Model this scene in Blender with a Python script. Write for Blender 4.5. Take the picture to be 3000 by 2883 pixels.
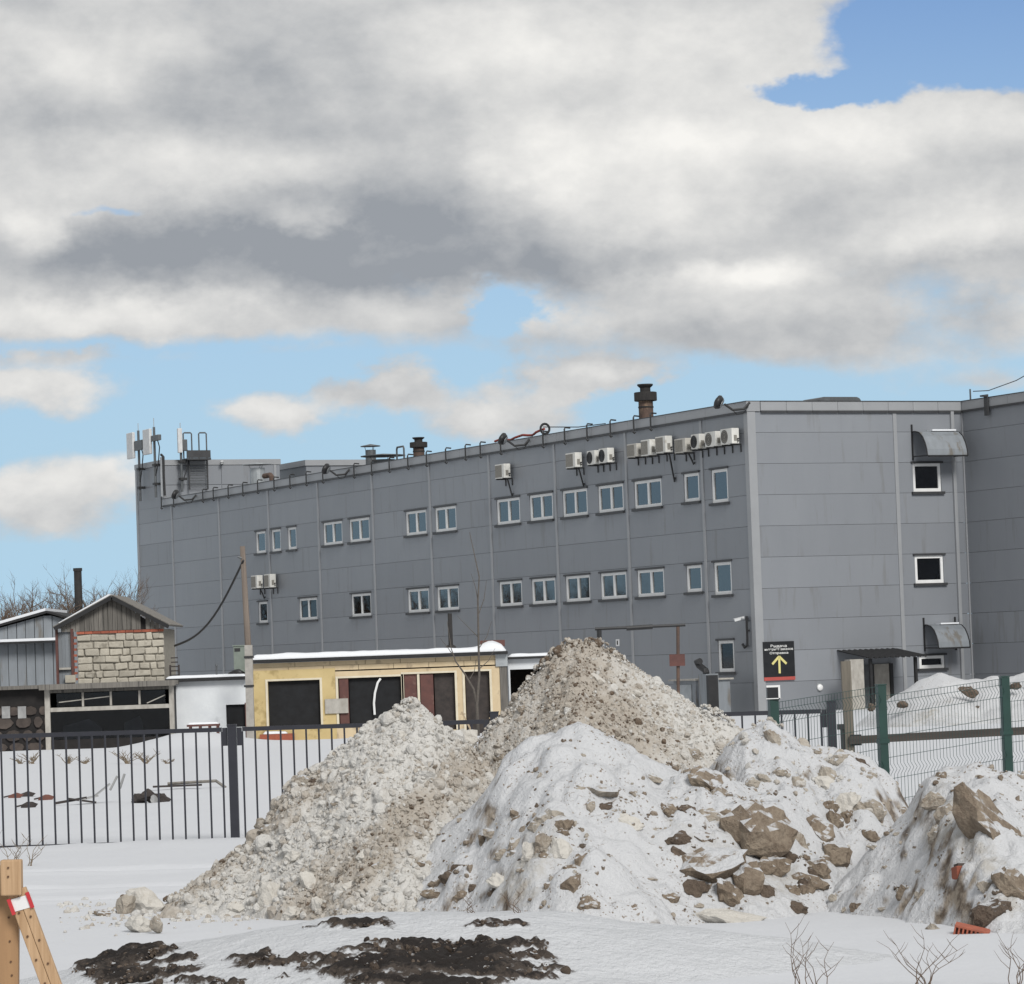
import bpy, bmesh, math, random
import numpy as np
from mathutils import Vector, Matrix, noise as mnoise
random.seed(7); rng = np.random.default_rng(7)
for o in list(bpy.data.objects): bpy.data.objects.remove(o)
S = bpy.context.scene; C = S.collection
R = math.radians

# ------------------------------------------------------------------ camera
W0, H0, F0 = 3000.0, 2883.0, 10000.0          # photograph size and focal length in its pixels
CAMZ, PITCH, ROLL = 2.0, R(2.82), R(2.05)
cam_d = bpy.data.cameras.new('camera'); cam = bpy.data.objects.new('camera', cam_d); C.objects.link(cam)
cam_d.sensor_width = 36; cam_d.lens = 36*F0/W0; cam_d.clip_start = 0.1; cam_d.clip_end = 6000
_f = Vector((0, math.cos(PITCH), math.sin(PITCH))); _u = Vector((0, -math.sin(PITCH), math.cos(PITCH))); _r = Vector((1, 0, 0))
CR = math.cos(ROLL)*_r - math.sin(ROLL)*_u; CU = math.sin(ROLL)*_r + math.cos(ROLL)*_u
CAM = Vector((0, 0, CAMZ))
cam.matrix_world = Matrix(((CR.x, CU.x, -_f.x, 0), (CR.y, CU.y, -_f.y, 0), (CR.z, CU.z, -_f.z, CAMZ), (0, 0, 0, 1)))
S.camera = cam
S.render.resolution_x, S.render.resolution_y = 1024, 984

def ray(px, py): return _f + CR*((px-W0/2)/F0) + CU*((H0/2-py)/F0)
def at(px, py, Y):
    v = ray(px, py); return CAM + v*(Y/v.y)
def d2s(x, y): return x*1.53061, y*1.53061     # 1960 px wide view of the photograph -> its pixels
def dat(x, y, Y): return at(*d2s(x, y), Y)
def pix(x, y, z):                               # world -> photograph pixels (arrays allowed)
    z = z-CAMZ
    a = x*CR.x+y*CR.y+z*CR.z; b = x*CU.x+y*CU.y+z*CU.z; c = x*_f.x+y*_f.y+z*_f.z
    return W0/2+F0*a/c, H0/2-F0*b/c

# ------------------------------------------------------------------ sun, view
SUN_EL, SUN_AZ = R(36), R(158)                  # azimuth clockwise from +Y (view direction): behind the camera, right
sd = bpy.data.lights.new('sun', 'SUN'); sun = bpy.data.objects.new('sun', sd); C.objects.link(sun)
sd.energy = 3.4; sd.angle = R(20); sd.color = (1, 0.98, 0.945)
sdir = Vector((math.sin(SUN_AZ)*math.cos(SUN_EL), math.cos(SUN_AZ)*math.cos(SUN_EL), math.sin(SUN_EL)))
sun.rotation_euler = sdir.to_track_quat('Z', 'Y').to_euler(); sun.location = (0, -20, 40)
vs = S.view_settings; vs.view_transform = 'Standard'; vs.look = 'None'; vs.gamma = 1; vs.exposure = -0.28; vs.use_curve_mapping = False
S.render.engine = 'CYCLES'

# ------------------------------------------------------------------ sky (world)
def build_world():
    w = bpy.data.worlds.new('World'); S.world = w; w.use_nodes = True
    nt = w.node_tree; nt.nodes.clear(); L = nt.links
    def nd(t, **k):
        n = nt.nodes.new(t)
        for a, b in k.items(): setattr(n, a, b)
        return n
    def setin(n, i, v):
        if hasattr(v, 'is_output'): L.new(v, n.inputs[i])
        else: n.inputs[i].default_value = v
    def M(op, a, b=0.0, c=None, clamp=False):
        n = nd('ShaderNodeMath', operation=op, use_clamp=clamp); setin(n, 0, a); setin(n, 1, b)
        if c is not None: setin(n, 2, c)
        return n.outputs[0]
    def VM(op, a, b=(0, 0, 0)):
        n = nd('ShaderNodeVectorMath', operation=op); setin(n, 0, a); setin(n, 1, b)
        return n.outputs['Value'] if op in ('LENGTH', 'DOT_PRODUCT') else n.outputs[0]
    def smooth(x, a, b, lo=0.0, hi=1.0):
        n = nd('ShaderNodeMapRange', interpolation_type='SMOOTHSTEP'); setin(n, 0, x)
        n.inputs[1].default_value = a; n.inputs[2].default_value = b; n.inputs[3].default_value = lo; n.inputs[4].default_value = hi
        return n.outputs[0]
    tc = nd('ShaderNodeTexCoord'); dirv = VM('NORMALIZE', tc.outputs['Generated'])
    sp = nd('ShaderNodeSeparateXYZ'); L.new(dirv, sp.inputs[0])
    yy = M('MAXIMUM', sp.outputs[1], 0.22)
    U = M('DIVIDE', sp.outputs[0], yy); V = M('DIVIDE', sp.outputs[2], yy)
    cb = nd('ShaderNodeCombineXYZ'); L.new(U, cb.inputs[0]); L.new(V, cb.inputs[1])
    UV = cb.outputs[0]
    # domain warp gives the hand-laid cloud outlines ragged edges
    P3 = VM('MULTIPLY', dirv, (1, 1, 1.5))
    nz = nd('ShaderNodeTexNoise', noise_dimensions='3D'); L.new(P3, nz.inputs['Vector']); nz.inputs['Scale'].default_value = 26; nz.inputs['Detail'].default_value = 5; nz.inputs['Roughness'].default_value = .62
    wv = VM('MULTIPLY', VM('SUBTRACT', nz.outputs['Color'], (.5, .5, .5)), (0.055, 0.022, 0))
    UVw = VM('ADD', UV, wv)
    def blobs(lst, src):
        acc = None
        for (x, y, rx, ry, amp) in lst:
            v = ray(*d2s(x, y)); c = (v.x/v.y, v.z/v.y, 0); k = 1.53061/F0
            n = nd('ShaderNodeVectorMath', operation='MULTIPLY_ADD'); setin(n, 0, src); n.inputs[1].default_value = (1/(rx*k), 1/(ry*k), 0); n.inputs[2].default_value = (-c[0]/(rx*k), -c[1]/(ry*k), 0)
            ln = VM('LENGTH', n.outputs[0])
            g = smooth(ln, 0.0, 1.6, amp, 0.0)
            acc = g if acc is None else M('ADD', acc, g)
        return acc
    cov = [(1885, 62, 285, 138, -2.0), (1560, 176, 170, 30, -1.2), (985, 592, 75, 52, -.9), (1900, 225, 240, 90, .9), (1330, 200, 150, 45, .6),
           (120, 745, 240, 62, 1.0), (505, 795, 165, 54, 1.1), (730, 738, 135, 52, 1.25), (1115, 722, 130, 44, 1.15), (960, 800, 240, 70, 1.15),
           (120, 955, 250, 105, 1.15), (1350, 745, 70, 24, .35), (1850, 738, 190, 34, .6), (620, 880, 100, 24, .5), (1500, 640, 620, 75, .75),
           (250, 605, 520, 45, .6), (820, 620, 140, 40, .35), (170, 405, 90, 14, -.45), (480, 710, 120, 22, .3), (420, 670, 300, 14, .25), (90, 680, 120, 18, .3), (1700, 690, 220, 40, .3)]
    # base coverage: a bank of cloud from ~4.6 degrees up to above the frame, thinning to broken cloud overhead
    vb = ray(*d2s(980, 560)); v0 = vb.z/vb.y
    base = M('ADD', smooth(V, v0-.030, v0+.014, -.50, .62), smooth(V, .26, .7, 0, -.18))
    nb = nd('ShaderNodeTexNoise', noise_dimensions='3D'); L.new(P3, nb.inputs['Vector']); nb.inputs['Scale'].default_value = 9; nb.inputs['Detail'].default_value = 2
    fb = nd('ShaderNodeTexNoise', noise_dimensions='3D'); L.new(P3, fb.inputs['Vector']); fb.inputs['Scale'].default_value = 21; fb.inputs['Detail'].default_value = 8; fb.inputs['Roughness'].default_value = .58
    fb2 = nd('ShaderNodeTexNoise', noise_dimensions='3D'); L.new(VM('ADD', P3, (.006, .0, .011)), fb2.inputs['Vector']); fb2.inputs['Scale'].default_value = 21; fb2.inputs['Detail'].default_value = 6; fb2.inputs['Roughness'].default_value = .58
    dens = M('ADD', M('ADD', base, blobs(cov, UVw)), M('MULTIPLY', M('SUBTRACT', fb.outputs['Fac'], .5), 1.15))
    dens = M('ADD', dens, M('MULTIPLY', M('SUBTRACT', nb.outputs['Fac'], .5), .5))
    alpha = smooth(dens, -.06, .44)
    lightb = [(1090, 290, 230, 110, .30), (1010, 90, 260, 90, .22), (550, 425, 100, 36, .26), (1600, 250, 400, 90, .26), (1430, 528, 170, 32, .28), (1850, 430, 170, 60, .22),
              (400, 310, 330, 60, .18), (60, 440, 90, 50, .25), (200, 600, 300, 40, .22), (120, 100, 220, 90, .16), (1400, 90, 250, 90, .16), (1330, 380, 180, 60, .16),
              (120, 735, 190, 36, .16), (505, 785, 120, 30, .16), (730, 730, 100, 30, .14), (1115, 715, 100, 26, .14), (960, 785, 170, 40, .14), (120, 930, 200, 60, .2), (1250, 600, 250, 30, .08)]
    darkb = [(600, 480, 480, 95, -.30), (250, 470, 260, 60, -.16), (750, 340, 180, 100, -.13), (480, 180, 200, 110, -.12), (1150, 500, 320, 45, -.16), (1600, 640, 380, 45, -.12),
             (1750, 520, 260, 36, -.10), (740, 545, 300, 40, -.12), (1180, 215, 110, 60, -.06), (200, 230, 200, 60, -.05), (1500, 420, 200, 40, -.06)]
    tone = M('MULTIPLY', M('ADD', blobs(lightb, UVw), blobs(darkb, UVw)), 1.45)
    relief = M('MULTIPLY', M('SUBTRACT', fb.outputs['Fac'], fb2.outputs['Fac']), .95)
    lum = M('ADD', M('ADD', .67, tone), M('ADD', relief, M('MULTIPLY', M('SUBTRACT', nb.outputs['Fac'], .5), .22)))
    lum = M('MAXIMUM', M('MINIMUM', lum, 1.2), .28)
    lumn = M('DIVIDE', M('SUBTRACT', lum, .28), .92)
    cr = nd('ShaderNodeMix', data_type='RGBA'); L.new(lumn, cr.inputs[0])
    cr.inputs[6].default_value = (.33, .355, .39, 1); cr.inputs[7].default_value = (.97, .955, .92, 1)
    # clear sky
    sky = nd('ShaderNodeTexSky', sky_type='NISHITA'); sky.sun_disc = False; sky.sun_elevation = SUN_EL; sky.sun_rotation = SUN_AZ
    sky.air_density = 1.0; sky.dust_density = .4; sky.ozone_density = 2.0
    sv = VM('ADD', VM('MULTIPLY', dirv, (1, 1, 2.2)), (0, 0, .13)); L.new(VM('NORMALIZE', sv), sky.inputs['Vector'])
    st = nd('ShaderNodeMix', data_type='RGBA', blend_type='MULTIPLY'); st.inputs[0].default_value = 1; L.new(sky.outputs[0], st.inputs[6]); st.inputs[7].default_value = (SKYT[0], SKYT[1], SKYT[2], 1)
    hz = nd('ShaderNodeMix', data_type='RGBA'); L.new(smooth(V, .05, .25, .94, .10), hz.inputs[0]); L.new(st.outputs[2], hz.inputs[6]); hz.inputs[7].default_value = (5.4, 7.8, 9.4, 1)
    cs = nd('ShaderNodeMix', data_type='RGBA', blend_type='MULTIPLY'); cs.inputs[0].default_value = 1; L.new(cr.outputs[2], cs.inputs[6]); cs.inputs[7].default_value = (CLT/.1, CLT/.1, CLT/.1, 1)
    mx = nd('ShaderNodeMix', data_type='RGBA'); L.new(alpha, mx.inputs[0]); L.new(hz.outputs[2], mx.inputs[6]); L.new(cs.outputs[2], mx.inputs[7])
    bg = nd('ShaderNodeBackground'); L.new(mx.outputs[2], bg.inputs[0]); bg.inputs[1].default_value = 0.1
    out = nd('ShaderNodeOutputWorld'); L.new(bg.outputs[0], out.inputs[0])
    w.cycles.sampling_method = 'MANUAL'; w.cycles.sample_map_resolution = 512
SKYT = (1.45, 1.75, 2.2); CLT = 1.17
build_world()

# ------------------------------------------------------------------ materials
MATS = {}
def pm(name, c1, c2=None, rough=.7, metal=0.0, scale=4.0, bump=0.0, bscale=None, c3=None, c3amt=.3, c3scale=1.5, spec=.5, rnd=0.0, stretch=(1, 1, 1), detail=5):
    """procedural painted / worn surface: two-tone noise, optional third stain tone, bump and per-object tint"""
    m = bpy.data.materials.new(name); m.use_nodes = True; nt = m.node_tree; L = nt.links
    b = nt.nodes['Principled BSDF']; b.inputs['Roughness'].default_value = rough; b.inputs['Metallic'].default_value = metal; b.inputs['Specular IOR Level'].default_value = spec
    c2 = c2 or tuple(v*.8 for v in c1)
    tc = nt.nodes.new('ShaderNodeTexCoord'); oi = nt.nodes.new('ShaderNodeObjectInfo')
    mp = nt.nodes.new('ShaderNodeMapping'); mp.inputs['Scale'].default_value = stretch; L.new(tc.outputs['Object'], mp.inputs[0])
    off = nt.nodes.new('ShaderNodeVectorMath'); off.operation = 'MULTIPLY_ADD'; L.new(oi.outputs['Random'], off.inputs[0]); off.inputs[1].default_value = (37, 11, 23); L.new(mp.outputs[0], off.inputs[2])
    def noi(s, d=5):
        n = nt.nodes.new('ShaderNodeTexNoise'); n.inputs['Scale'].default_value = s; n.inputs['Detail'].default_value = d; n.inputs['Roughness'].default_value = .6; L.new(off.outputs[0], n.inputs['Vector']); return n
    n = noi(scale, detail)
    mx = nt.nodes.new('ShaderNodeMix'); mx.data_type = 'RGBA'
    rp = nt.nodes.new('ShaderNodeMapRange'); rp.inputs[1].default_value = .32; rp.inputs[2].default_value = .68; L.new(n.outputs['Fac'], rp.inputs[0]); L.new(rp.outputs[0], mx.inputs[0])
    mx.inputs[6].default_value = (*c1, 1); mx.inputs[7].default_value = (*c2, 1); col = mx.outputs[2]
    if c3:
        n3 = noi(c3scale, 6); r3 = nt.nodes.new('ShaderNodeMapRange'); r3.inputs[1].default_value = .62-c3amt*.3; r3.inputs[2].default_value = .72-c3amt*.3; L.new(n3.outputs['Fac'], r3.inputs[0])
        m3 = nt.nodes.new('ShaderNodeMix'); m3.data_type = 'RGBA'; L.new(r3.outputs[0], m3.inputs[0]); L.new(col, m3.inputs[6]); m3.inputs[7].default_value = (*c3, 1); col = m3.outputs[2]
    if rnd:
        hv = nt.nodes.new('ShaderNodeHueSaturation'); rr = nt.nodes.new('ShaderNodeMapRange'); rr.inputs[3].default_value = 1-rnd; rr.inputs[4].default_value = 1+rnd
        L.new(oi.outputs['Random'], rr.inputs[0]); L.new(rr.outputs[0], hv.inputs['Value']); L.new(col, hv.inputs['Color']); col = hv.outputs[0]
    L.new(col, b.inputs['Base Color'])
    if bump:
        nb = noi(bscale or scale*4, 6); bp = nt.nodes.new('ShaderNodeBump'); bp.inputs['Strength'].default_value = bump; bp.inputs['Distance'].default_value = .02
        L.new(nb.outputs['Fac'], bp.inputs['Height']); L.new(bp.outputs[0], b.inputs['Normal'])
    MATS[name] = m; return m

def snow_mat(name, clean, dirt, dark, dirt_lo, dirt_hi, up=None, steep=None, bump=.5, fine=40, specks=False, attr=None, coarse=2.2, sss=True):
    """snow or dirty snow: clean / dirt by noise (plus a vertex attribute), snow settling on upward faces if 'up'"""
    m = bpy.data.materials.new(name); m.use_nodes = True; nt = m.node_tree; L = nt.links; b = nt.nodes['Principled BSDF']
    b.inputs['Roughness'].default_value = .85; b.inputs['Specular IOR Level'].default_value = .25
    geo = nt.nodes.new('ShaderNodeNewGeometry'); pos = geo.outputs['Position']
    def noi(s, d=6, r=.62):
        n = nt.nodes.new('ShaderNodeTexNoise'); n.inputs['Scale'].default_value = s; n.inputs['Detail'].default_value = d; n.inputs['Roughness'].default_value = r; L.new(pos, n.inputs['Vector']); return n.outputs['Fac']
    def mr(x, a, bb, lo=0, hi=1):
        n = nt.nodes.new('ShaderNodeMapRange'); n.interpolation_type = 'SMOOTHSTEP'; L.new(x, n.inputs[0]); n.inputs[1].default_value = a; n.inputs[2].default_value = bb; n.inputs[3].default_value = lo; n.inputs[4].default_value = hi; return n.outputs[0]
    def ma(op, x, y):
        n = nt.nodes.new('ShaderNodeMath'); n.operation = op; n.use_clamp = False
        for i, v in enumerate((x, y)):
            if hasattr(v, 'is_output'): L.new(v, n.inputs[i])
            else: n.inputs[i].default_value = v
        return n.outputs[0]
    def mix(f, a, bb):
        n = nt.nodes.new('ShaderNodeMix'); n.data_type = 'RGBA'; L.new(f, n.inputs[0])
        for i, v in ((6, a), (7, bb)):
            if hasattr(v, 'is_output'): L.new(v, n.inputs[i])
            else: n.inputs[i].default_value = (*v, 1)
        return n.outputs[2]
    f = ma('ADD', ma('MULTIPLY', noi(coarse), .55), ma('MULTIPLY', noi(coarse*7), .45))
    if attr:
        at_ = nt.nodes.new('ShaderNodeAttribute'); at_.attribute_name = attr; f = ma('ADD', f, at_.outputs['Fac'])
    k = mr(f, dirt_lo, dirt_hi)
    col = mix(k, clean, dirt)
    k2 = mr(ma('ADD', f, ma('MULTIPLY', ma('SUBTRACT', noi(coarse*16, 4), .5), .5)), dirt_hi+.02, dirt_hi+.22)
    col = mix(k2, col, dark)
    if steep:
        sz_ = nt.nodes.new('ShaderNodeSeparateXYZ'); L.new(geo.outputs['Normal'], sz_.inputs[0])
        stp = mr(ma('ADD', sz_.outputs[2], ma('MULTIPLY', ma('SUBTRACT', noi(5), .5), .55)), steep, steep-.20)
        col = mix(stp, col, mix(mr(noi(9, 5), .38, .64), (.32, .27, .215), (.10, .075, .055)))
    if specks:
        sp_ = ma('MULTIPLY', mr(noi(38, 2, .5), .60, .68), mr(noi(2.6, 4), .46, .60)); col = mix(sp_, col, (.22, .175, .135))
    if up:
        sx = nt.nodes.new('ShaderNodeSeparateXYZ'); L.new(geo.outputs['Normal'], sx.inputs[0])
        uk = mr(ma('ADD', sx.outputs[2], ma('MULTIPLY', ma('SUBTRACT', noi(7), .5), 1.1)), up, up+.16)
        col = mix(uk, col, (.55, .555, .565))
    L.new(col, b.inputs['Base Color'])
    bp = nt.nodes.new('ShaderNodeBump'); bp.inputs['Strength'].default_value = bump; bp.inputs['Distance'].default_value = .03
    L.new(ma('ADD', noi(fine, 6, .7), ma('MULTIPLY', noi(fine*.25, 5), 1.5)), bp.inputs['Height']); L.new(bp.outputs[0], b.inputs['Normal'])
    MATS[name] = m; return m

def glass_mat(name, tint=(.9, .95, .95), refl=.22):
    m = bpy.data.materials.new(name); m.use_nodes = True; nt = m.node_tree; L = nt.links; nt.nodes.clear()
    o = nt.nodes.new('ShaderNodeOutputMaterial'); t = nt.nodes.new('ShaderNodeBsdfTransparent'); t.inputs[0].default_value = (*tint, 1)
    g = nt.nodes.new('ShaderNodeBsdfGlossy'); g.inputs['Roughness'].default_value = .04
    fr = nt.nodes.new('ShaderNodeFresnel'); fr.inputs[0].default_value = 1.6
    ad = nt.nodes.new('ShaderNodeMath'); ad.operation = 'ADD'; ad.use_clamp = True; ad.inputs[1].default_value = refl; L.new(fr.outputs[0], ad.inputs[0])
    n = nt.nodes.new('ShaderNodeTexNoise'); n.inputs['Scale'].default_value = 1.2; bp = nt.nodes.new('ShaderNodeBump'); bp.inputs['Strength'].default_value = .05; L.new(n.outputs['Fac'], bp.inputs['Height']); L.new(bp.outputs[0], g.inputs['Normal'])
    mx = nt.nodes.new('ShaderNodeMixShader'); L.new(ad.outputs[0], mx.inputs[0]); L.new(t.outputs[0], mx.inputs[1]); L.new(g.outputs[0], mx.inputs[2]); L.new(mx.outputs[0], o.inputs[0])
    MATS[name] = m

pm('panel', (.222, .234, .252), (.208, .220, .239), rough=.42, metal=.0, scale=.9, rnd=.06, c3=(.188, .194, .203), c3amt=.14, c3scale=2.6, stretch=(1, 1, .12))
pm('flash', (.30, .308, .318), (.27, .277, .287), rough=.4, metal=.0, scale=1)
pm('darkflash', (.055, .057, .06), (.04, .04, .042), rough=.5, metal=.2)
pm('roofing', (.14, .14, .145), (.10, .10, .105), rough=.9)
pm('upvc', (.78, .78, .77), (.70, .70, .69), rough=.4)
pm('unlit_interior', (.012, .013, .015), (.006, .006, .007), rough=.9)  # near-black: the shade of unlit rooms is put into the colour
pm('curtain', (.86, .86, .80), (.74, .74, .69), rough=.9, scale=3, stretch=(6, 6, .3), rnd=.22)
glass_mat('endglass', (.45, .48, .54), .012); glass_mat('glass', (.95, .96, .94), .12); glass_mat('darkglass', (.45, .48, .52), -.025)
pm('acwhite', (.66, .65, .61), (.58, .57, .53), rough=.5, scale=6, c3=(.42, .39, .33), c3amt=.05, rnd=.08)
pm('acbeige', (.50, .48, .43), (.43, .41, .37), rough=.55, scale=6)
pm('grille', (.26, .245, .215), (.17, .16, .14), rough=.7, scale=20)
pm('black', (.012, .012, .013), (.02, .02, .021), rough=.5)
pm('rustpipe', (.12, .075, .055), (.055, .038, .032), rough=.8, scale=3, c3=(.25, .17, .11), c3amt=.2)
pm('soot', (.016, .015, .015), (.03, .027, .025), rough=.85)
pm('galv', (.40, .42, .43), (.30, .32, .33), rough=.45, metal=.4)
pm('galvdark', (.13, .14, .145), (.09, .095, .10), rough=.5, metal=.4)
pm('antenna', (.60, .61, .61), (.5, .5, .5), rough=.5)
pm('redtarp', (.30, .05, .035), (.2, .04, .03), rough=.6)
pm('signblack', (.010, .011, .013), (.016, .017, .019), rough=.35)
pm('signwhite', (.72, .72, .70), (.66, .66, .65), rough=.5)
pm('signyellow', (.66, .60, .25), (.60, .54, .2), rough=.5)
pm('signred', (.42, .075, .06), (.36, .07, .06), rough=.5)
pm('yellowwall', (.55, .43, .215), (.47, .36, .17), rough=.9, scale=1.6, bump=.2, c3=(.36, .27, .12), c3amt=.18, c3scale=2.6)
pm('tanwall', (.60, .485, .32), (.52, .41, .26), rough=.9, scale=2.2, bump=.2, c3=(.38, .30, .2), c3amt=.16, c3scale=3, stretch=(1, 1, .6))
pm('whitewall', (.66, .68, .69), (.57, .59, .61), rough=.85, scale=1.8, bump=.2, c3=(.44, .46, .48), c3amt=.12)
pm('creamtrim', (.66, .60, .47), (.56, .5, .38), rough=.8)
pm('brownpaint', (.115, .045, .036), (.08, .033, .028), rough=.7, scale=5, c3=(.17, .10, .08), c3amt=.1)
pm('tarfelt', (.012, .012, .013), (.02, .02, .021), rough=.8)
pm('greywood', (.20, .185, .165), (.12, .112, .10), rough=.9, scale=3, stretch=(8, 8, .4), rnd=.3, bump=.3, c3=(.07, .065, .06), c3amt=.15)
pm('polewood', (.20, .165, .135), (.12, .095, .08), rough=.9, scale=3, stretch=(10, 10, .3), bump=.3)
pm('concrete', (.36, .34, .31), (.27, .255, .235), rough=.9, scale=5, bump=.4)
pm('block', (.47, .435, .365), (.37, .34, .28), rough=.95, scale=5, bump=.6, rnd=.14, c3=(.27, .245, .2), c3amt=.15, c3scale=3)
pm('mortar', (.33, .305, .255), (.24, .22, .185), rough=.95, scale=6, bump=.5)
pm('redbrick', (.36, .105, .06), (.26, .08, .05), rough=.9, scale=12, bump=.4, rnd=.25)
pm('metalsheet', (.235, .255, .275), (.19, .205, .22), rough=.6, metal=.2, scale=2, c3=(.15, .14, .125), c3amt=.2, stretch=(2, 2, .4), rnd=.1)
pm('rubblestone', (.085, .068, .058), (.045, .036, .032), rough=.95, scale=4, bump=.5, rnd=.35)
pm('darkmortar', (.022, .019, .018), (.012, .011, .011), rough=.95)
pm('oldwhite', (.42, .40, .36), (.28, .26, .23), rough=.8, scale=6, stretch=(1, 1, .5))
pm('darksteel', (.026, .027, .036), (.02, .021, .028), rough=.45, metal=.2, scale=8)
pm('greenpost', (.010, .045, .036), (.007, .032, .026), rough=.4)
pm('greenwire', (.02, .055, .05), (.015, .045, .04), rough=.45)
pm('greenbox', (.19, .22, .19), (.15, .175, .15), rough=.7, c3=(.08, .07, .05), c3amt=.1)
pm('rail', (.06, .05, .042), (.035, .03, .027), rough=.85, scale=3, stretch=(.4, 4, 4), bump=.3)
pm('postwood', (.17, .15, .12), (.11, .098, .08), rough=.9, scale=4, stretch=(8, 8, .4), bump=.4)
pm('pine', (.50, .335, .195), (.34, .21, .11), rough=.75, scale=6, stretch=(9, 9, .3), c3=(.28, .16, .075), c3amt=.12, bump=.2)
pm('pinedark', (.35, .205, .10), (.27, .155, .075), rough=.75, scale=2.2, stretch=(7, 7, .35))
pm('knot', (.11, .055, .028), (.08, .04, .02), rough=.8)
pm('tapewhite', (.70, .69, .68), (.6, .59, .58), rough=.4)
pm('tapered', (.48, .03, .035), (.4, .025, .03), rough=.4)
pm('bark', (.115, .10, .085), (.075, .066, .058), rough=.95, scale=20)
pm('twig', (.15, .105, .075), (.10, .072, .052), rough=.95)
pm('deadgrass', (.20, .155, .10), (.13, .10, .07), rough=.95)
pm('plank', (.42, .33, .22), (.33, .25, .16), rough=.85, scale=4, stretch=(.5, 6, 6))
pm('scrapdark', (.05, .04, .036), (.025, .021, .02), rough=.85, scale=5)
pm('scrapgrey', (.33, .33, .325), (.2, .2, .2), rough=.6, scale=4)
pm('scraprust', (.20, .075, .05), (.11, .05, .04), rough=.85)
snow_mat('snow', (.57, .58, .60), (.52, .525, .53), (.55, .53, .50), .62, .9, bump=.22, fine=9, coarse=.55)
snow_mat('roofsnow', (.72, .735, .76), (.66, .665, .67), (.6, .6, .6), .7, 1.0, bump=.2, fine=10)
snow_mat('heapsnow', (.545, .55, .56), (.42, .40, .365), (.25, .21, .17), .58, .80, steep=.53, bump=.75, specks=True, fine=26, attr='dirt', coarse=1.6)
snow_mat('rubble', (.575, .56, .53), (.41, .368, .315), (.13, .095, .068), .38, .72, bump=.7, fine=34, attr='dirt', coarse=2.6)
snow_mat('chunkpale', (.54, .515, .47), (.43, .39, .335), (.24, .19, .145), .5, .75, bump=.6, fine=26, attr='dirt', coarse=4)
snow_mat('chunkbrown', (.28, .23, .175), (.175, .135, .10), (.10, .075, .055), .35, .62, up=.62, bump=.9, fine=22, attr='dirt', coarse=5)
snow_mat('chunkgrey', (.40, .36, .305), (.25, .205, .16), (.13, .10, .075), .42, .64, up=.66, bump=.9, fine=22, attr='dirt', coarse=5)
snow_mat('clod', (.15, .115, .088), (.09, .068, .052), (.04, .031, .026), .4, .65, up=.85, bump=1, fine=30, attr='dirt', coarse=7)
snow_mat('soilsnow', (.565, .575, .59), (.065, .052, .043), (.022, .018, .016), .80, .95, bump=.8, fine=22, attr='soil', coarse=3.0)

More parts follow.
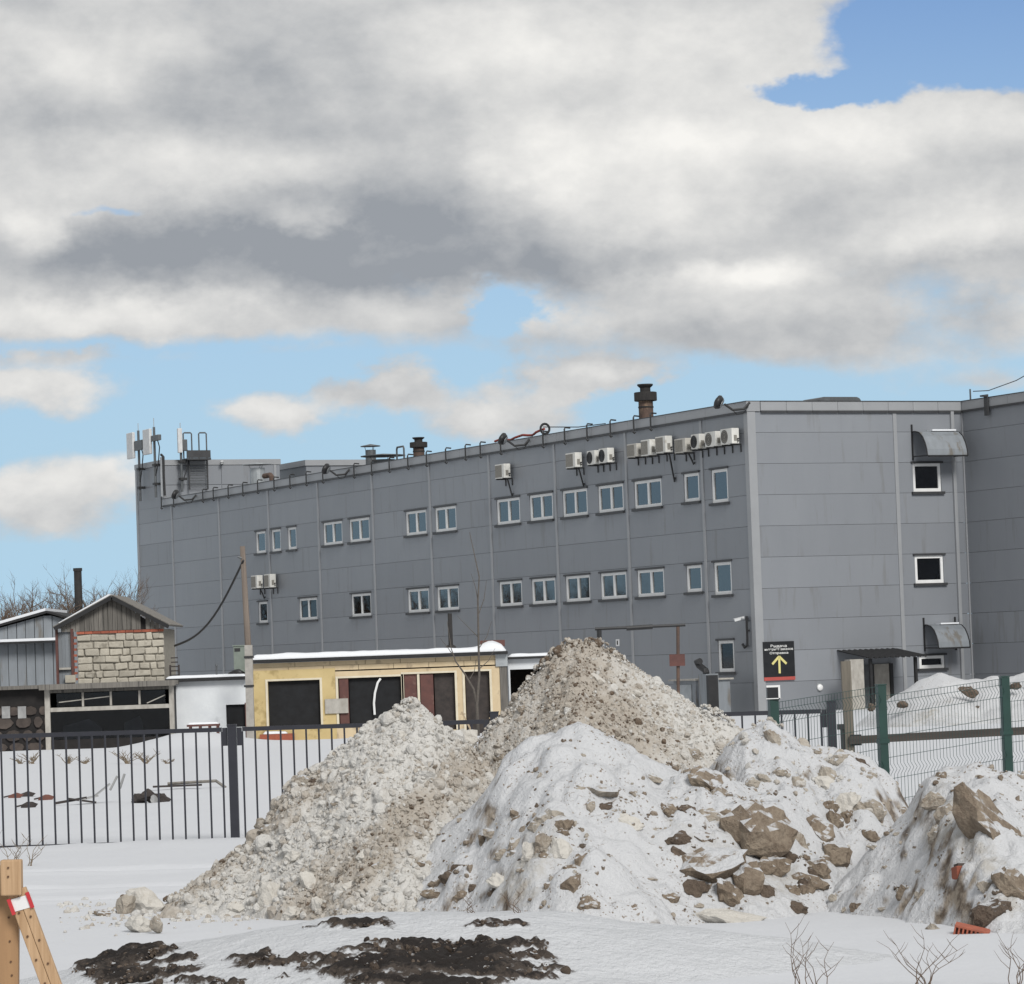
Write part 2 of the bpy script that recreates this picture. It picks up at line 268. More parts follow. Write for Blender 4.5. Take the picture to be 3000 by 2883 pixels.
# ------------------------------------------------------------------ mesh helpers
class MB:
    def __init__(s): s.v = []; s.f = []
    def box(s, x0, x1, y0, y1, z0, z1):
        k = len(s.v); s.v += [(x, y, z) for z in (z0, z1) for y in (y0, y1) for x in (x0, x1)]
        s.f += [tuple(k+i for i in q) for q in ((0, 2, 3, 1), (4, 5, 7, 6), (0, 1, 5, 4), (2, 6, 7, 3), (0, 4, 6, 2), (1, 3, 7, 5))]; return s
    def beam(s, p, q, w, h=None, up=(0, 0, 1)):
        p, q = Vector(p), Vector(q); h = h or w; d = (q-p).normalized(); u = Vector(up)
        if abs(d.dot(u)) > .95: u = Vector((0, 1, 0))
        a = d.cross(u).normalized(); b = a.cross(d).normalized(); k = len(s.v)
        for c in (p, q):
            for i, j in ((-1, -1), (1, -1), (1, 1), (-1, 1)): s.v.append(tuple(c+a*(i*w/2)+b*(j*h/2)))
        s.f += [tuple(k+i for i in t) for t in ((0, 1, 2, 3)[::-1], (4, 5, 6, 7), (0, 1, 5, 4), (1, 2, 6, 5), (2, 3, 7, 6), (3, 0, 4, 7))]; return s
    def tube(s, pts, r, n=8, cap=True):
        pts = [Vector(p) for p in pts]; rs = r if isinstance(r, (list, tuple)) else [r]*len(pts); k0 = len(s.v); pa = None
        for i, p in enumerate(pts):
            d = (pts[min(i+1, len(pts)-1)]-pts[max(i-1, 0)]).normalized()
            u = Vector((0, 0, 1)) if abs(d.z) < .9 else Vector((1, 0, 0))
            a = d.cross(u).normalized() if pa is None else (pa-d*pa.dot(d)).normalized(); pa = a; b = d.cross(a)
            for j in range(n):
                t = 2*math.pi*j/n; s.v.append(tuple(p+(a*math.cos(t)+b*math.sin(t))*rs[i]))
        for i in range(len(pts)-1):
            for j in range(n):
                s.f.append((k0+i*n+j, k0+i*n+(j+1) % n, k0+(i+1)*n+(j+1) % n, k0+(i+1)*n+j))
        if cap: s.f.append(tuple(k0+j for j in range(n))[::-1]); s.f.append(tuple(k0+(len(pts)-1)*n+j for j in range(n)))
        return s
    def lathe(s, prof, c=(0, 0, 0), n=16):
        k0 = len(s.v)
        for r, z in prof:
            for j in range(n):
                t = 2*math.pi*j/n; s.v.append((c[0]+r*math.cos(t), c[1]+r*math.sin(t), c[2]+z))
        for i in range(len(prof)-1):
            for j in range(n): s.f.append((k0+i*n+j, k0+i*n+(j+1) % n, k0+(i+1)*n+(j+1) % n, k0+(i+1)*n+j))
        s.f.append(tuple(k0+j for j in range(n))[::-1]); s.f.append(tuple(k0+(len(prof)-1)*n+j for j in range(n))); return s
    def prism(s, poly, y0, y1):                     # poly of (x,z), extruded along y
        k = len(s.v); n = len(poly)
        for y in (y0, y1): s.v += [(x, y, z) for x, z in poly]
        s.f.append(tuple(range(k, k+n))); s.f.append(tuple(range(k+n, k+2*n))[::-1])
        for i in range(n): j = (i+1) % n; s.f.append((k+i, k+n+i, k+n+j, k+j))
        return s
    def mesh(s, name, smooth=False):
        m = bpy.data.meshes.new(name); m.from_pydata(s.v, [], s.f); 
        bm = bmesh.new(); bm.from_mesh(m); bmesh.ops.recalc_face_normals(bm, faces=bm.faces); bm.to_mesh(m); bm.free()
        if smooth: m.polygons.foreach_set('use_smooth', [True]*len(m.polygons))
        return m
def obj(name, mb, mat, parent=None, loc=(0, 0, 0), rz=0.0, smooth=False, scale=None, rot=None):
    me = mb.mesh(name, smooth) if isinstance(mb, MB) else mb
    o = bpy.data.objects.new(name, me); C.objects.link(o)
    if mat and not me.materials: me.materials.append(MATS[mat])
    if parent: o.parent = parent
    o.location = loc; o.rotation_euler = rot if rot else (0, 0, rz)
    if scale: o.scale = scale
    return o
def tag(o, label, cat, group=None):
    o['label'] = label; o['category'] = cat
    if group: o['group'] = group
    return o
def thing(name, label, cat, loc=(0, 0, 0), rz=0.0, group=None):
    o = bpy.data.objects.new(name, None); C.objects.link(o); o.location = loc; o.rotation_euler = (0, 0, rz); o.empty_display_size = .2
    return tag(o, label, cat, group)
def kind(o, k): o['kind'] = k; return o
def bevel(o, w=.01, seg=2):
    b = o.modifiers.new('bevel', 'BEVEL'); b.width = w; b.segments = seg; b.limit_method = 'ANGLE'; return o
def mesh_np(name, V, Fq, smooth=True):
    m = bpy.data.meshes.new(name); V = np.asarray(V, np.float32); Fq = np.asarray(Fq, np.int32); n, k = Fq.shape
    m.vertices.add(len(V)); m.vertices.foreach_set('co', V.ravel()); m.loops.add(n*k); m.loops.foreach_set('vertex_index', Fq.ravel())
    m.polygons.add(n); m.polygons.foreach_set('loop_start', np.arange(n, dtype=np.int32)*k)
    m.polygons.foreach_set('use_smooth', np.full(n, smooth)); m.update(calc_edges=True); return m
def vattr(m, name, vals):
    a = m.attributes.new(name, 'FLOAT', 'POINT'); a.data.foreach_set('value', np.asarray(vals, np.float32))

# value noise on numpy arrays
_T = rng.random((256, 256))
def vnoise(x, y):
    xi = np.floor(x).astype(int); yi = np.floor(y).astype(int); fx = x-xi; fy = y-yi; fx = fx*fx*(3-2*fx); fy = fy*fy*(3-2*fy)
    g = lambda a, b: _T[a & 255, b & 255]
    return (g(xi, yi)*(1-fx)+g(xi+1, yi)*fx)*(1-fy)+(g(xi, yi+1)*(1-fx)+g(xi+1, yi+1)*fx)*fy
def fbm(x, y, o=5, g=.5):
    t = 0; a = 1; s = 0
    for i in range(o): t = t+a*vnoise(x*2**i+i*17.3, y*2**i+i*9.1); s += a; a *= g
    return t/s
_J = rng.random((256, 256, 3))
def lumps(x, y):                                    # rounded cells: 1 at a cell's centre falling to 0 at its edge
    xi = np.floor(x).astype(int); yi = np.floor(y).astype(int); best = np.full(x.shape, 9.0)
    for i in (-1, 0, 1):
        for j in (-1, 0, 1):
            q = _J[(xi+i) & 255, (yi+j) & 255]; d = ((xi+i+q[..., 0]-x)**2+(yi+j+q[..., 1]-y)**2)/(.25+.9*q[..., 2])
            best = np.minimum(best, d)
    return np.sqrt(np.clip(1-best*1.3, 0, 1))

# ------------------------------------------------------------------ ground
def gz0(x, y): return -0.0026*np.maximum(np.asarray(y)-48, 0)*(np.asarray(y) < 700) - 0.0026*652*(np.asarray(y) >= 700)
def gz(x, y):
    x = np.asarray(x, float); y = np.asarray(y, float)
    near = np.clip((140-y)/40, 0, 1)
    rut = 0
    for c_, sl_ in ((31.2, .16), (32.9, .15), (35.2, .05)):
        d_ = (y-(c_+sl_*x+.25*np.sin(x*.9)))/.22; rut = rut-(.045*np.exp(-d_*d_)-.02*np.exp(-(np.abs(d_)-1.9)**2*2))*(.5+fbm(x*1.7, y*2.1, 3))*np.clip((-.5-x)/1.0, 0, 1)
    return gz0(x, y)+rut+near*(.10*(fbm(x*.12+3, y*.10+8, 3)-.5)+.05*(fbm(x*.7, y*.45, 4)-.5)+.02*(fbm(x*2.5, y*1.4, 3)-.5))
def build_ground():
    xs = np.concatenate([-np.geomspace(1500, 12.2, 40), np.arange(-12, 12.01, .12), np.geomspace(12.2, 1500, 40)])
    ys = np.concatenate([-np.geomspace(300, 5, 14), np.arange(-4, 14, 1.0), np.arange(14, 62, .10), np.geomspace(62, 140, 90), np.geomspace(143, 3500, 40)])
    X, Y = np.meshgrid(xs, ys); Z = gz(X, Y)
    # low snow banks against the garages and a drift line by the fence
    for (px, py, rx, ry, h) in ((560, 2155, 1.5, 2.2, .42), (60, 2225, 2.6, 3.0, .10), (1000, 2180, 4.0, 3.0, .10)):
        p = at(px, py, 96); Z = Z+h*np.exp(-((X-p.x)/rx)**2-((Y-96)/ry)**2)
    Z = Z+.05*np.exp(-((Y-39.6)/.8)**2)*np.clip((12-np.abs(X))/3, 0, 1)
    ny, nx = X.shape; idx = np.arange(nx*ny).reshape(ny, nx)
    F = np.stack([idx[:-1, :-1], idx[:-1, 1:], idx[1:, 1:], idx[1:, :-1]], -1).reshape(-1, 4)
    m = mesh_np('ground', np.stack([X, Y, Z], -1).reshape(-1, 3), F)
    kind(obj('ground', m, 'snow'), 'structure')
build_ground()

# ------------------------------------------------------------------ the grey industrial building
YAW, DC = R(26.07), 122.0
c0 = at(2193, 1300, DC); BZ = float(gz0(0, DC))-.05
TH = math.atan2(-math.cos(YAW), math.sin(YAW))      # local +x runs along the long wall towards the viewer, +y into the building
BO = Vector((c0.x, c0.y, BZ)); ca, sa = math.cos(TH), math.sin(TH)
def loc(p): d = Vector(p)-BO; return Vector((ca*d.x+sa*d.y, -sa*d.x+ca*d.y, d.z))
def wor(x, y, z): return BO+Vector((ca*x-sa*y, sa*x+ca*y, z))
_lc = loc(CAM)
def hit(px, py, axis, val):                         # photograph pixel -> point on a wall plane, in the building's own axes
    v = ray(px, py); l = Vector((ca*v.x+sa*v.y, -sa*v.x+ca*v.y, v.z)); t = (val-_lc[axis])/l[axis]; return _lc+l*t
def dhit(x, y, axis=1, val=0.0): return hit(*d2s(x, y), axis, val)
ZT = hit(2192, 1176, 1, 0).z                         # parapet top
bays = [hit(x, 1560, 1, 0).x for x in (505, 643, 788, 934, 1094, 1263, 1439, 1632, 1842, 2065)]
XF = hit(404, 1600, 1, 0).x                          # far end of the long wall
XB = hit(476, 1500, 1, 0).x                          # where the taller far block begins
WS = hit(2826, 1400, 0, 0).y                         # length of the end wall
YP = hit(2631, 1500, 0, 0).y
seam1, seam2 = hit(2213, 1267, 0, 0).z, hit(2230, 1816, 0, 0).z
PH = (seam1-seam2)/6; seams = [seam1-PH*i for i in range(-4, 14)]; seams = sorted(z for z in seams if z > .5)
ZB1 = hit(404, 1352, 1, 0).z
print('building', 'ZT', round(ZT, 2), 'PH', round(PH, 3), 'WS', round(WS, 2), 'XF', round(XF, 1), 'XB', round(XB, 1), 'ZB1', round(ZB1, 2), 'bays', [round(b, 1) for b in bays])
B = thing('industrial_building', 'long grey metal-panelled industrial building with two rows of white windows', 'building', BO, TH)

def slab_with_holes(x0, x1, z0, z1, holes, t=.2):
    xs = sorted({x0, x1, *[min(max(h[i], x0), x1) for h in holes for i in (0, 1)]}); zs = sorted({z0, z1, *[min(max(h[i], z0), z1) for h in holes for i in (2, 3)]})
    bm = bmesh.new(); vt = {}
    def V(i, k):
        if (i, k) not in vt: vt[i, k] = bm.verts.new((xs[i], 0, zs[k]))
        return vt[i, k]
    fs = []
    for i in range(len(xs)-1):
        for k in range(len(zs)-1):
            cx, cz = (xs[i]+xs[i+1])/2, (zs[k]+zs[k+1])/2
            if any(h[0] < cx < h[1] and h[2] < cz < h[3] for h in holes): continue
            fs.append(bm.faces.new((V(i, k), V(i+1, k), V(i+1, k+1), V(i, k+1))))
    if not fs: bm.free(); return None
    g = bmesh.ops.extrude_face_region(bm, geom=fs); bmesh.ops.translate(bm, vec=(0, t, 0), verts=[v for v in g['geom'] if isinstance(v, bmesh.types.BMVert)])
    bmesh.ops.recalc_face_normals(bm, faces=bm.faces)
    m = bpy.data.meshes.new('panel'); bm.to_mesh(m); bm.free(); return m
def panel_wall(wname, origin, rz, edges, ztop, holes, x_lo, x_hi, zlo=0.0, zlist=None):
    """wall part with every sandwich panel as a child piece; local x along the wall, y inward"""
    w = obj(wname, MB().box(x_lo, x_hi, .202, .45, zlo, ztop-.02), 'unlit_interior', B, origin, rz)  # backing painted near-black to stand for unlit rooms behind the windows
    zs = [zlo]+[z for z in (zlist or seams) if zlo+.3 < z < ztop-.25]+[ztop]
    G = .006; cache = {}
    for i in range(len(edges)-1):
        a, b = edges[i]+G, edges[i+1]-G
        for k in range(len(zs)-1):
            lo, hi = zs[k]+G*.9, zs[k+1]-G*.9
            hs = [h for h in holes if h[1] > a and h[0] < b and h[3] > lo and h[2] < hi]
            if hs: me = slab_with_holes(a, b, lo, hi, hs)
            else:
                key = (round(b-a, 3), round(hi-lo, 3))
                if key not in cache: cache[key] = MB().box(0, b-a, 0, .2, 0, hi-lo).mesh('panel')
                me = cache[key]
            if me is None: continue
            obj('panel', me, 'panel', w, (0, 0, 0) if hs else (a, 0, lo))
    return w

# windows: (D-view x0,x1,y0,y1, panes, wall)
UP = [(490, 508, 1018, 1060, 1), (520, 537, 1013, 1055, 1), (551, 567, 1010, 1052, 1), (619, 655, 1000, 1046, 2), (669, 707, 992, 1038, 2), (777, 816, 979, 1026, 2), (833, 873, 970, 1017, 2),
      (951, 995, 955, 1003, 2), (1014, 1058, 946, 995, 2), (1077, 1124, 937, 986, 2), (1145, 1193, 928, 978, 2), (1214, 1266, 918, 971, 2)]
LO = [(495, 512, 1156, 1196, 1), (573, 607, 1147, 1190, 2), (673, 710, 1138, 1182, 2), (781, 821, 1130, 1172, 2), (837, 878, 1124, 1168, 2), (956, 999, 1114, 1160, 2), (1018, 1063, 1107, 1156, 2),
      (1083, 1129, 1101, 1150, 2), (1150, 1199, 1096, 1145, 2), (1220, 1271, 1090, 1140, 2)]
EX = [(1309, 1338, 906, 960, 1), (1362, 1393, 898, 962, 1), (1314, 1343, 1082, 1133, 1), (1367, 1400, 1076, 1138, 1), (1375, 1405, 1226, 1286, 1)]
def wrect(w, axis=1, val=0.0):
    a = dhit(w[0], (w[2]+w[3])/2, axis, val); b = dhit(w[1], (w[2]+w[3])/2, axis, val); m = (w[0]+w[1])/2
    c = dhit(m, w[3], axis, val); d = dhit(m, w[2], axis, val); k = 0 if axis == 1 else 1
    return [a[k], b[k], c.z, d.z, w[4]]
wins = []
for row, dark in ((UP, set()), (LO, {0, 1, 2})):
    rs = [wrect(w) for w in row]; zb = float(np.median([r[2] for r in rs[3:]])); zt = float(np.median([r[3] for r in rs[3:]]))
    for i, r in enumerate(rs): wins.append((r[0], r[1], zb, zt, r[4], i in dark))
for i, w in enumerate(EX): r = wrect(w); wins.append((*r[:5], i == 4))
ewins = [(*wrect((1748, 1801, 887, 941, 1), 0), True), (*wrect((1752, 1806, 1063, 1116, 1), 0), True), (*wrect((1760, 1808, 1255, 1279, 1), 0), True)]
print('window rows', [[round(float(v), 2) for v in w[:4]] for w in (wins[11], wins[21], ewins[0])])
wmesh = {}
def window(x0, x1, z0, z1, panes, dark, origin, rz):
    w, h = x1-x0, z1-z0; fw = .105; b = MB()
    b.box(0, fw, .03, .12, 0, h).box(w-fw, w, .03, .12, 0, h).box(fw, w-fw, .03, .12, 0, fw*1.15).box(fw, w-fw, .03, .12, h-fw, h)
    n = panes
    if n == 2: b.box(w/2-.06, w/2+.06, .025, .12, fw*1.15, h-fw)
    cz, sz = math.cos(rz), math.sin(rz)
    fr = obj('window', b, 'upvc', B, (origin[0]+cz*x0, origin[1]+sz*x0, origin[2]+z0), rz)
    cells = [(fw, w-fw)] if n == 1 else [(fw, w/2-.06), (w/2+.06, w-fw)]
    for (a, c) in cells:
        obj('pane', MB().box(a+.001, c-.001, .075, .083, fw*1.15+.001, h-fw-.001), ('endglass' if rz else 'darkglass') if dark else 'glass', fr)
        if dark and panes == 2:
            xa_ = a+(c-a)*random.uniform(.25, .5); obj('curtain', MB().box(xa_, xa_+(c-a)*.3, .14, .15, h*random.uniform(.35, .55), h-fw), 'scrapgrey', fr)
        if not dark:
            # folded curtain, leaving a dark gap at the far jamb
            k = 14; g = random.uniform(.08, .16)*(c-a)+.02; cut = random.choice((0, 0, 0, .0, .12, .3)); x = np.linspace(a+g, c-.005, k); cb = MB()
            for i in range(k): yy = .098+.016*(i % 2)+.006*random.random(); cb.v += [(x[i], yy, fw+cut*h), (x[i], yy, h-fw)]
            for i in range(k-1): cb.f.append((2*i, 2*i+2, 2*i+3, 2*i+1))
            obj('curtain', cb, 'curtain', fr)
    obj('sill', MB().prism([(-.10, -.10), (w+.10, -.10), (w+.10, -.003), (-.10, -.003)], -.10, .11), 'darkflash', fr)
    obj('drip_cap', MB().box(-.09, w+.09, -.055, .11, h+.003, h+.075), 'darkflash', fr)
    return fr
holes = [(w[0]-.01, w[1]+.01, w[2]-.01, w[3]+.01) for w in wins]; eholes = [(w[0]-.01, w[1]+.01, w[2]-.01, w[3]+.01) for w in ewins]
edgesL = [XF]+[b for b in bays]+[0.0]
PZ = ZT-.36
panel_wall('long_wall', (0, 0, 0), 0, edgesL, PZ, holes, XF, -.25)
panel_wall('end_wall', (0, 0, 0), math.pi/2, [.02, YP, WS], PZ, eholes, .25, WS)
panel_wall('wing_wall', (0, WS, 0), 0, [-.2, 6.0, 12.0, 18.0], PZ, [], -.2, 18)
# taller far block above the lower roof
for w in wins: window(*w, (0, 0, 0), 0)
for w in ewins: window(*w, (0, 0, 0), math.pi/2)
# roofs
obj('roof', MB().box(XF, -.03, .46, 34, PZ-.5, PZ-.06), 'roofing', B)
obj('roof', MB().box(-.02, 18, WS+.46, WS+30, PZ-.5, PZ-.06), 'roofing', B)
# pilaster flashings
for b_ in bays: obj('pilaster', MB().box(b_-.075, b_+.075, -.035, .001, 0, PZ), 'flash', B)
obj('pilaster', MB().box(-.001, .035, YP-.075, YP+.075, 0, PZ), 'flash', B)
obj('corner_flashing', MB().box(-.24, .03, -.03, .0, 0, PZ).box(.002, .03, 0, .30, 0, PZ), 'flash', B)
obj('corner_flashing', MB().box(XF-.03, XF+.22, -.03, .0, 0, ZB1-.3), 'flash', B)
obj('corner_flashing', MB().box(.002, .10, WS-.55, WS-.42, 0, PZ).box(.002, .05, WS-.06, WS-.001, 0, PZ), 'flash', B)
for b_ in (6.0, 12.0): obj('pilaster', MB().box(b_-.075, b_+.075, WS-.035, WS+.001, 0, PZ), 'flash', B)
# parapet caps in lengths
def cap_run(x0, x1, n, mk):
    e = np.linspace(x0, x1, n+1)
    for i in range(n): mk(float(e[i])+.006, float(e[i+1])-.006)
cap_run(XB+.1, .06, 20, lambda a, b: obj('parapet_cap', MB().box(a, b, -.06, .50, PZ+.01, ZT), 'flash', B))
cap_run(XB+.1, .06, 20, lambda a, b: obj('drip_edge', MB().box(a, b, -.085, -.062, PZ-.05, PZ+.035).box(a, b, -.08, .52, ZT+.002, ZT+.03), 'darkflash', B))
cap_run(.52, WS, 8, lambda a, b: obj('parapet_cap', MB().box(-.50, .06, a, b, PZ+.01, ZT), 'flash', B))
cap_run(.52, WS, 8, lambda a, b: obj('drip_edge', MB().box(.062, .085, a, b, PZ-.05, PZ+.035).box(-.52, .08, a, b, ZT+.002, ZT+.03), 'darkflash', B))
cap_run(.09, 18, 6, lambda a, b: obj('parapet_cap', MB().box(a, b, WS-.06, WS+.5, PZ+.01, ZT), 'flash', B))
cap_run(.09, 18, 6, lambda a, b: obj('drip_edge', MB().box(a, b, WS-.085, WS-.062, PZ-.05, PZ+.035).box(a, b, WS-.08, WS+.52, ZT+.002, ZT+.03), 'darkflash', B))
# taller block at the far end: its long face is flush with the long wall, its end face looks at the camera
YB1 = hit(820, 1400, 0, XB).y
ZB1 = hit(700, 1346, 0, XB).z
obj('upper_block_wall', MB().box(XF, XB, .02, YB1, PZ-.4, ZB1-.04), 'panel', B)
for k in range(4):
    z0 = PZ+.0+k*PH
    if z0 < ZB1-.5:
        z1 = min(z0+PH-.025, ZB1-.3)
        obj('panel', MB().box(XB+.002, XB+.05, .06, YB1*.5-.012, z0, z1), 'panel', B); obj('panel', MB().box(XB+.002, XB+.05, YB1*.5+.012, YB1-.02, z0, z1), 'panel', B)
        obj('panel', MB().box(XF, XB, -.0, .018, z0, z1), 'panel', B)
obj('parapet_cap', MB().box(XB-.3, XB+.09, -.03, YB1+.04, ZB1-.28, ZB1).box(XF-.05, XB-.301, -.05, .5, ZB1-.28, ZB1), 'flash', B)
obj('pilaster', MB().box(XB+.052, XB+.08, YB1-.35, YB1-.22, PZ-.4, ZB1-.3), 'flash', B)
# second raised block, further back
XB2 = XB-3.0; a2 = hit(838, 1400, 0, XB2).y; a3 = hit(898, 1400, 0, XB2+3.6).y; b3 = hit(1185, 1380, 0, XB2+3.6).y
zb2 = hit(1000, 1347, 0, XB2+3.6).z
obj('upper_block_wall', MB().box(XB2-8, XB2+3.6, a3, b3+14, PZ-.4, zb2-.3), 'panel', B)
obj('parapet_cap', MB().box(XB2-8, XB2+3.68, a3-.08, b3+14, zb2-.299, zb2), 'flash', B)

# ------------------------------------------------------------------ things fixed to the building's walls
def lthing(name, label, cat, p, rz=0.0, group=None): return thing(name, label, cat, wor(*p), TH+rz, group)
# parapet hooks (parts of the building)
hk = MB().tube([(0, .10, .10), (0, -.12, .12), (0, -.16, .05), (0, -.16, -.42), (0, -.20, -.50), (0, -.14, -.55), (0, -.09, -.50)], .032, 6).mesh('parapet_hook')
for x in (479, 515, 601, 632, 676, 719, 763, 811, 858, 906, 955, 1047, 1099, 1151, 1206, 1261, 1318, 1376, 1420, 1480, 1605, 1669, 1735, 1804, 1873, 1923):
    obj('parapet_hook', hk, 'black', B, (hit(x, 1400, 1, 0).x, 0, ZT+.04))
h = hit(2897, 1180, 1, WS); obj('parapet_hook', MB().box(-.12, .12, -.14, -.09, -.65, .12).box(-.12, .12, -.3, -.141, .04, .1), 'darkflash', B, (h.x, WS, ZT))

# air conditioner outdoor units
def ac_unit(px, py, label, w=.80, hgt=.56, body='acwhite', fan='grille', round_fan=True, hose=0.0, face=0):
    p = hit(px, py, 1, -.3); t = lthing('air_conditioner', label, 'air conditioner', (p.x, 0, p.z-hgt/2), 0, 'air conditioner units on the long wall')
    cs = obj('casing', MB().box(-w/2, w/2, -.44, -.14, 0, hgt), body, t); bevel(cs, .018)
    if round_fan:
        g = MB(); k = 20; r = hgt*.42; cx = -w*.14
        for j in range(3): g.tube([(cx+r*(j+1)/3*math.cos(2*math.pi*i/k), -.452, hgt/2+r*(j+1)/3*math.sin(2*math.pi*i/k)) for i in range(k+1)], .008, 4, False)
        obj('fan_grille', g, 'black', t)
        obj('fan', MB().prism([(cx+r*math.cos(2*math.pi*i/k), hgt/2+r*math.sin(2*math.pi*i/k)) for i in range(k)], -.446, -.4405), fan, t)
    else:
        obj('fan_grille', MB().box(-w*.46, w*.26, -.447, -.4405, hgt*.08, hgt*.92), fan, t)
    sd_ = MB().box(w/2+.0005, w/2+.012, -.36, -.24, hgt*.18, hgt*.55); obj('service_cover', sd_, 'grille', t)
    obj('valve', MB().tube([(w/2+.013, -.21, hgt*.3), (w/2+.07, -.21, hgt*.3)], .03, 8).tube([(w/2+.013, -.21, hgt*.16), (w/2+.07, -.21, hgt*.16)], .025, 8), 'black', t)
    for s_ in (-1, 1): obj('bracket', MB().box(s_*w*.36-.02, s_*w*.36+.02, -.45, -.005, -.05, -.002).box(s_*w*.36-.02, s_*w*.36+.02, -.04, -.001, -.3, -.0505), 'black', t)
    if hose: obj('hose', MB().tube([(w*.3, -.25, -.003), (w*.32, -.2, -.1), (w*.30, -.10, -hose*.6), (w*.36, -.05, -hose), (w*.42, -.03, -hose*.85)], .035, 6), 'black', t)
    return t
ac_unit(1472, 1381, 'lone white air conditioner above the middle upper windows', .85, .58, hose=.75, round_fan=False)
ac_unit(1680, 1349, 'white air conditioner left of the pair, with a black hose hanging below', .85, .58, hose=.75, round_fan=False)
ac_unit(1740, 1341, 'left white air conditioner of the pair with round black fans', .66, .54, fan='black')
ac_unit(1776, 1335, 'right white air conditioner of the pair with round black fans', .74, .56, fan='black')
ac_unit(1860, 1320, 'beige air conditioner at the left end of the long cluster', .80, .50, body='acbeige', round_fan=False)
ac_unit(1900, 1312, 'second air conditioner from the left in the long cluster, tan grille', .72, .60, round_fan=False)
ac_unit(1944, 1303, 'third and tallest air conditioner of the long cluster, tan grille', .80, .62, round_fan=False, hose=1.1)
ac_unit(2001, 1306, 'beige boxy air conditioner in the middle of the long cluster', .84, .52, body='acbeige', round_fan=False, hose=.45)
ac_unit(2046, 1294, 'white air conditioner with a black ring fan in the cluster', .62, .54, fan='black')
ac_unit(2090, 1287, 'white air conditioner second from the building corner', .78, .54)
ac_unit(2137, 1279, 'white air conditioner nearest the building corner', .84, .56)
ac_unit(752, 1705, 'left white air conditioner of the low pair beside the wooden pole', .80, .62, round_fan=False, hose=.5)
ac_unit(790, 1702, 'right white air conditioner of the low pair beside the wooden pole', .80, .64, round_fan=False)

# floodlights hanging over the parapet
def floodlight(px, py, label):
    p = hit(px, py, 1, -.4); t = lthing('floodlight', label, 'floodlight', (p.x, -.15, ZT-.1), 0, 'floodlights along the parapet')
    obj('arm', MB().tube([(.5, .12, .05), (.45, -.1, -.18), (.25, -.45, -.2), (0, -.62, .02)], .045, 8), 'black', t)
    hd = MB().lathe([(.05, -.14), (.20, -.12), (.27, 0), (.24, .08), (.1, .13), (.02, .14)], n=14)
    obj('head', hd, 'black', t, (-.28, -.72, .12), rot=(R(62), 0, R(-35)), scale=(1.5, 1, 1), smooth=True)
    obj('lens', MB().lathe([(.17, -.15), (.17, -.141)], n=14), 'galv', t, (-.28, -.72, .12), rot=(R(62), 0, R(-35)), scale=(1.5, 1, 1))
    obj('cable', MB().tube([(.5, .12, .05), (.65, -.05, -.12), (.55, -.2, -.35), (.2, -.25, -.36), (.05, -.4, -.12), (-.1, -.6, .05)], .02, 6), 'black', t)
floodlight(2150, 1190, 'black floodlight on the parapet at the near building corner')
floodlight(1512, 1298, 'black floodlight on the parapet beside the red strip')
floodlight(990, 1383, 'black floodlight on the parapet left of the small flue')
floodlight(545, 1453, 'black floodlight on the parapet below the antenna masts')

# flues with cross-shaped cowls
def flue(x0, x1, ytop, ybot, label, yin=.75):
    xm = (x0+x1)/2; p = dhit(xm, ybot, 1, yin); q = dhit(xm, ytop, 1, yin); w = (x1-x0)*1.53061*130/F0*.37; H = q.z-(PZ-.06)
    t = lthing('flue', label, 'chimney', (p.x, yin, PZ-.06), 0, 'flues on the roof'); e = q.z-p.z
    b = obj('shaft', MB().lathe([(w, 0), (w, H-e*.28)], n=18), 'rustpipe', t, smooth=False)
    for zz in (.42, .66): obj('band', MB().lathe([(w*1.06, H-e*zz-.06), (w*1.06, H-e*zz)], n=18), 'soot', t)
    obj('cowl', MB().lathe([(w*1.5, H-e*.50), (w*1.56, H-e*.49), (w*1.56, H-e*.25), (w*1.5, H-e*.24)], n=18), 'soot', t)
    obj('neck', MB().lathe([(w*.72, H-e*.24), (w*.72, H-e*.08)], n=18), 'soot', t)
    obj('cap', MB().lathe([(w*.8, H-e*.10), (w*1.08, H-e*.04), (w*1.08, H), (w*.2, H+.01)], n=18), 'soot', t)
flue(1218, 1256, 735, 800, 'taller rusty flue with black cross-shaped cowl near the building corner')
flue(785, 819, 837, 876, 'shorter black flue with cross-shaped cowl halfway along the roof', 1.0)
def stack(px, ytop, ybot, r, label, mat, yin, cone=True):
    q = hit(px, ytop, 1, yin); H = q.z-(PZ-.06); t = lthing('vent_pipe', label, 'vent', (q.x, yin, PZ-.06))
    obj('pipe', MB().lathe([(r, 0), (r, H-.28)], n=14), mat, t)
    for a in range(3): obj('stay', MB().beam((r*.9*math.cos(a*2.1), r*.9*math.sin(a*2.1), H-.3), (r*1.1*math.cos(a*2.1), r*1.1*math.sin(a*2.1), H-.11), .02), 'galvdark', t)
    obj('rain_cap', MB().lathe([(r*1.9, H-.12), (r*1.9, H-.09), (.02, H)], n=14), mat, t)
stack(1085, 1301, 1344, .25, 'slim dark vent pipe with conical cap behind the parapet', 'galvdark', 3.0)
stack(1122, 1329, 1345, .55, 'wide low mushroom vent behind the parapet', 'galvdark', 2.0)
stack(753, 1355, 1405, .38, 'galvanised vent pipe with flat cap in front of the raised block', 'galv', 1.6)
# brown duct bend beside it
p = hit(780, 1400, 1, 1.5); t = lthing('duct_elbow', 'short brown duct bent down onto the roof by the raised block', 'duct', (p.x, 1.5, PZ-.06))
obj('duct', MB().tube([(-.25, 0, .95), (.55, 0, .95), (.72, 0, .85), (.75, 0, 0)], .13, 10), 'rustpipe', t); obj('collar', MB().lathe([(.2, 0), (.2, .12)], (.75, 0, 0), 10), 'soot', t)
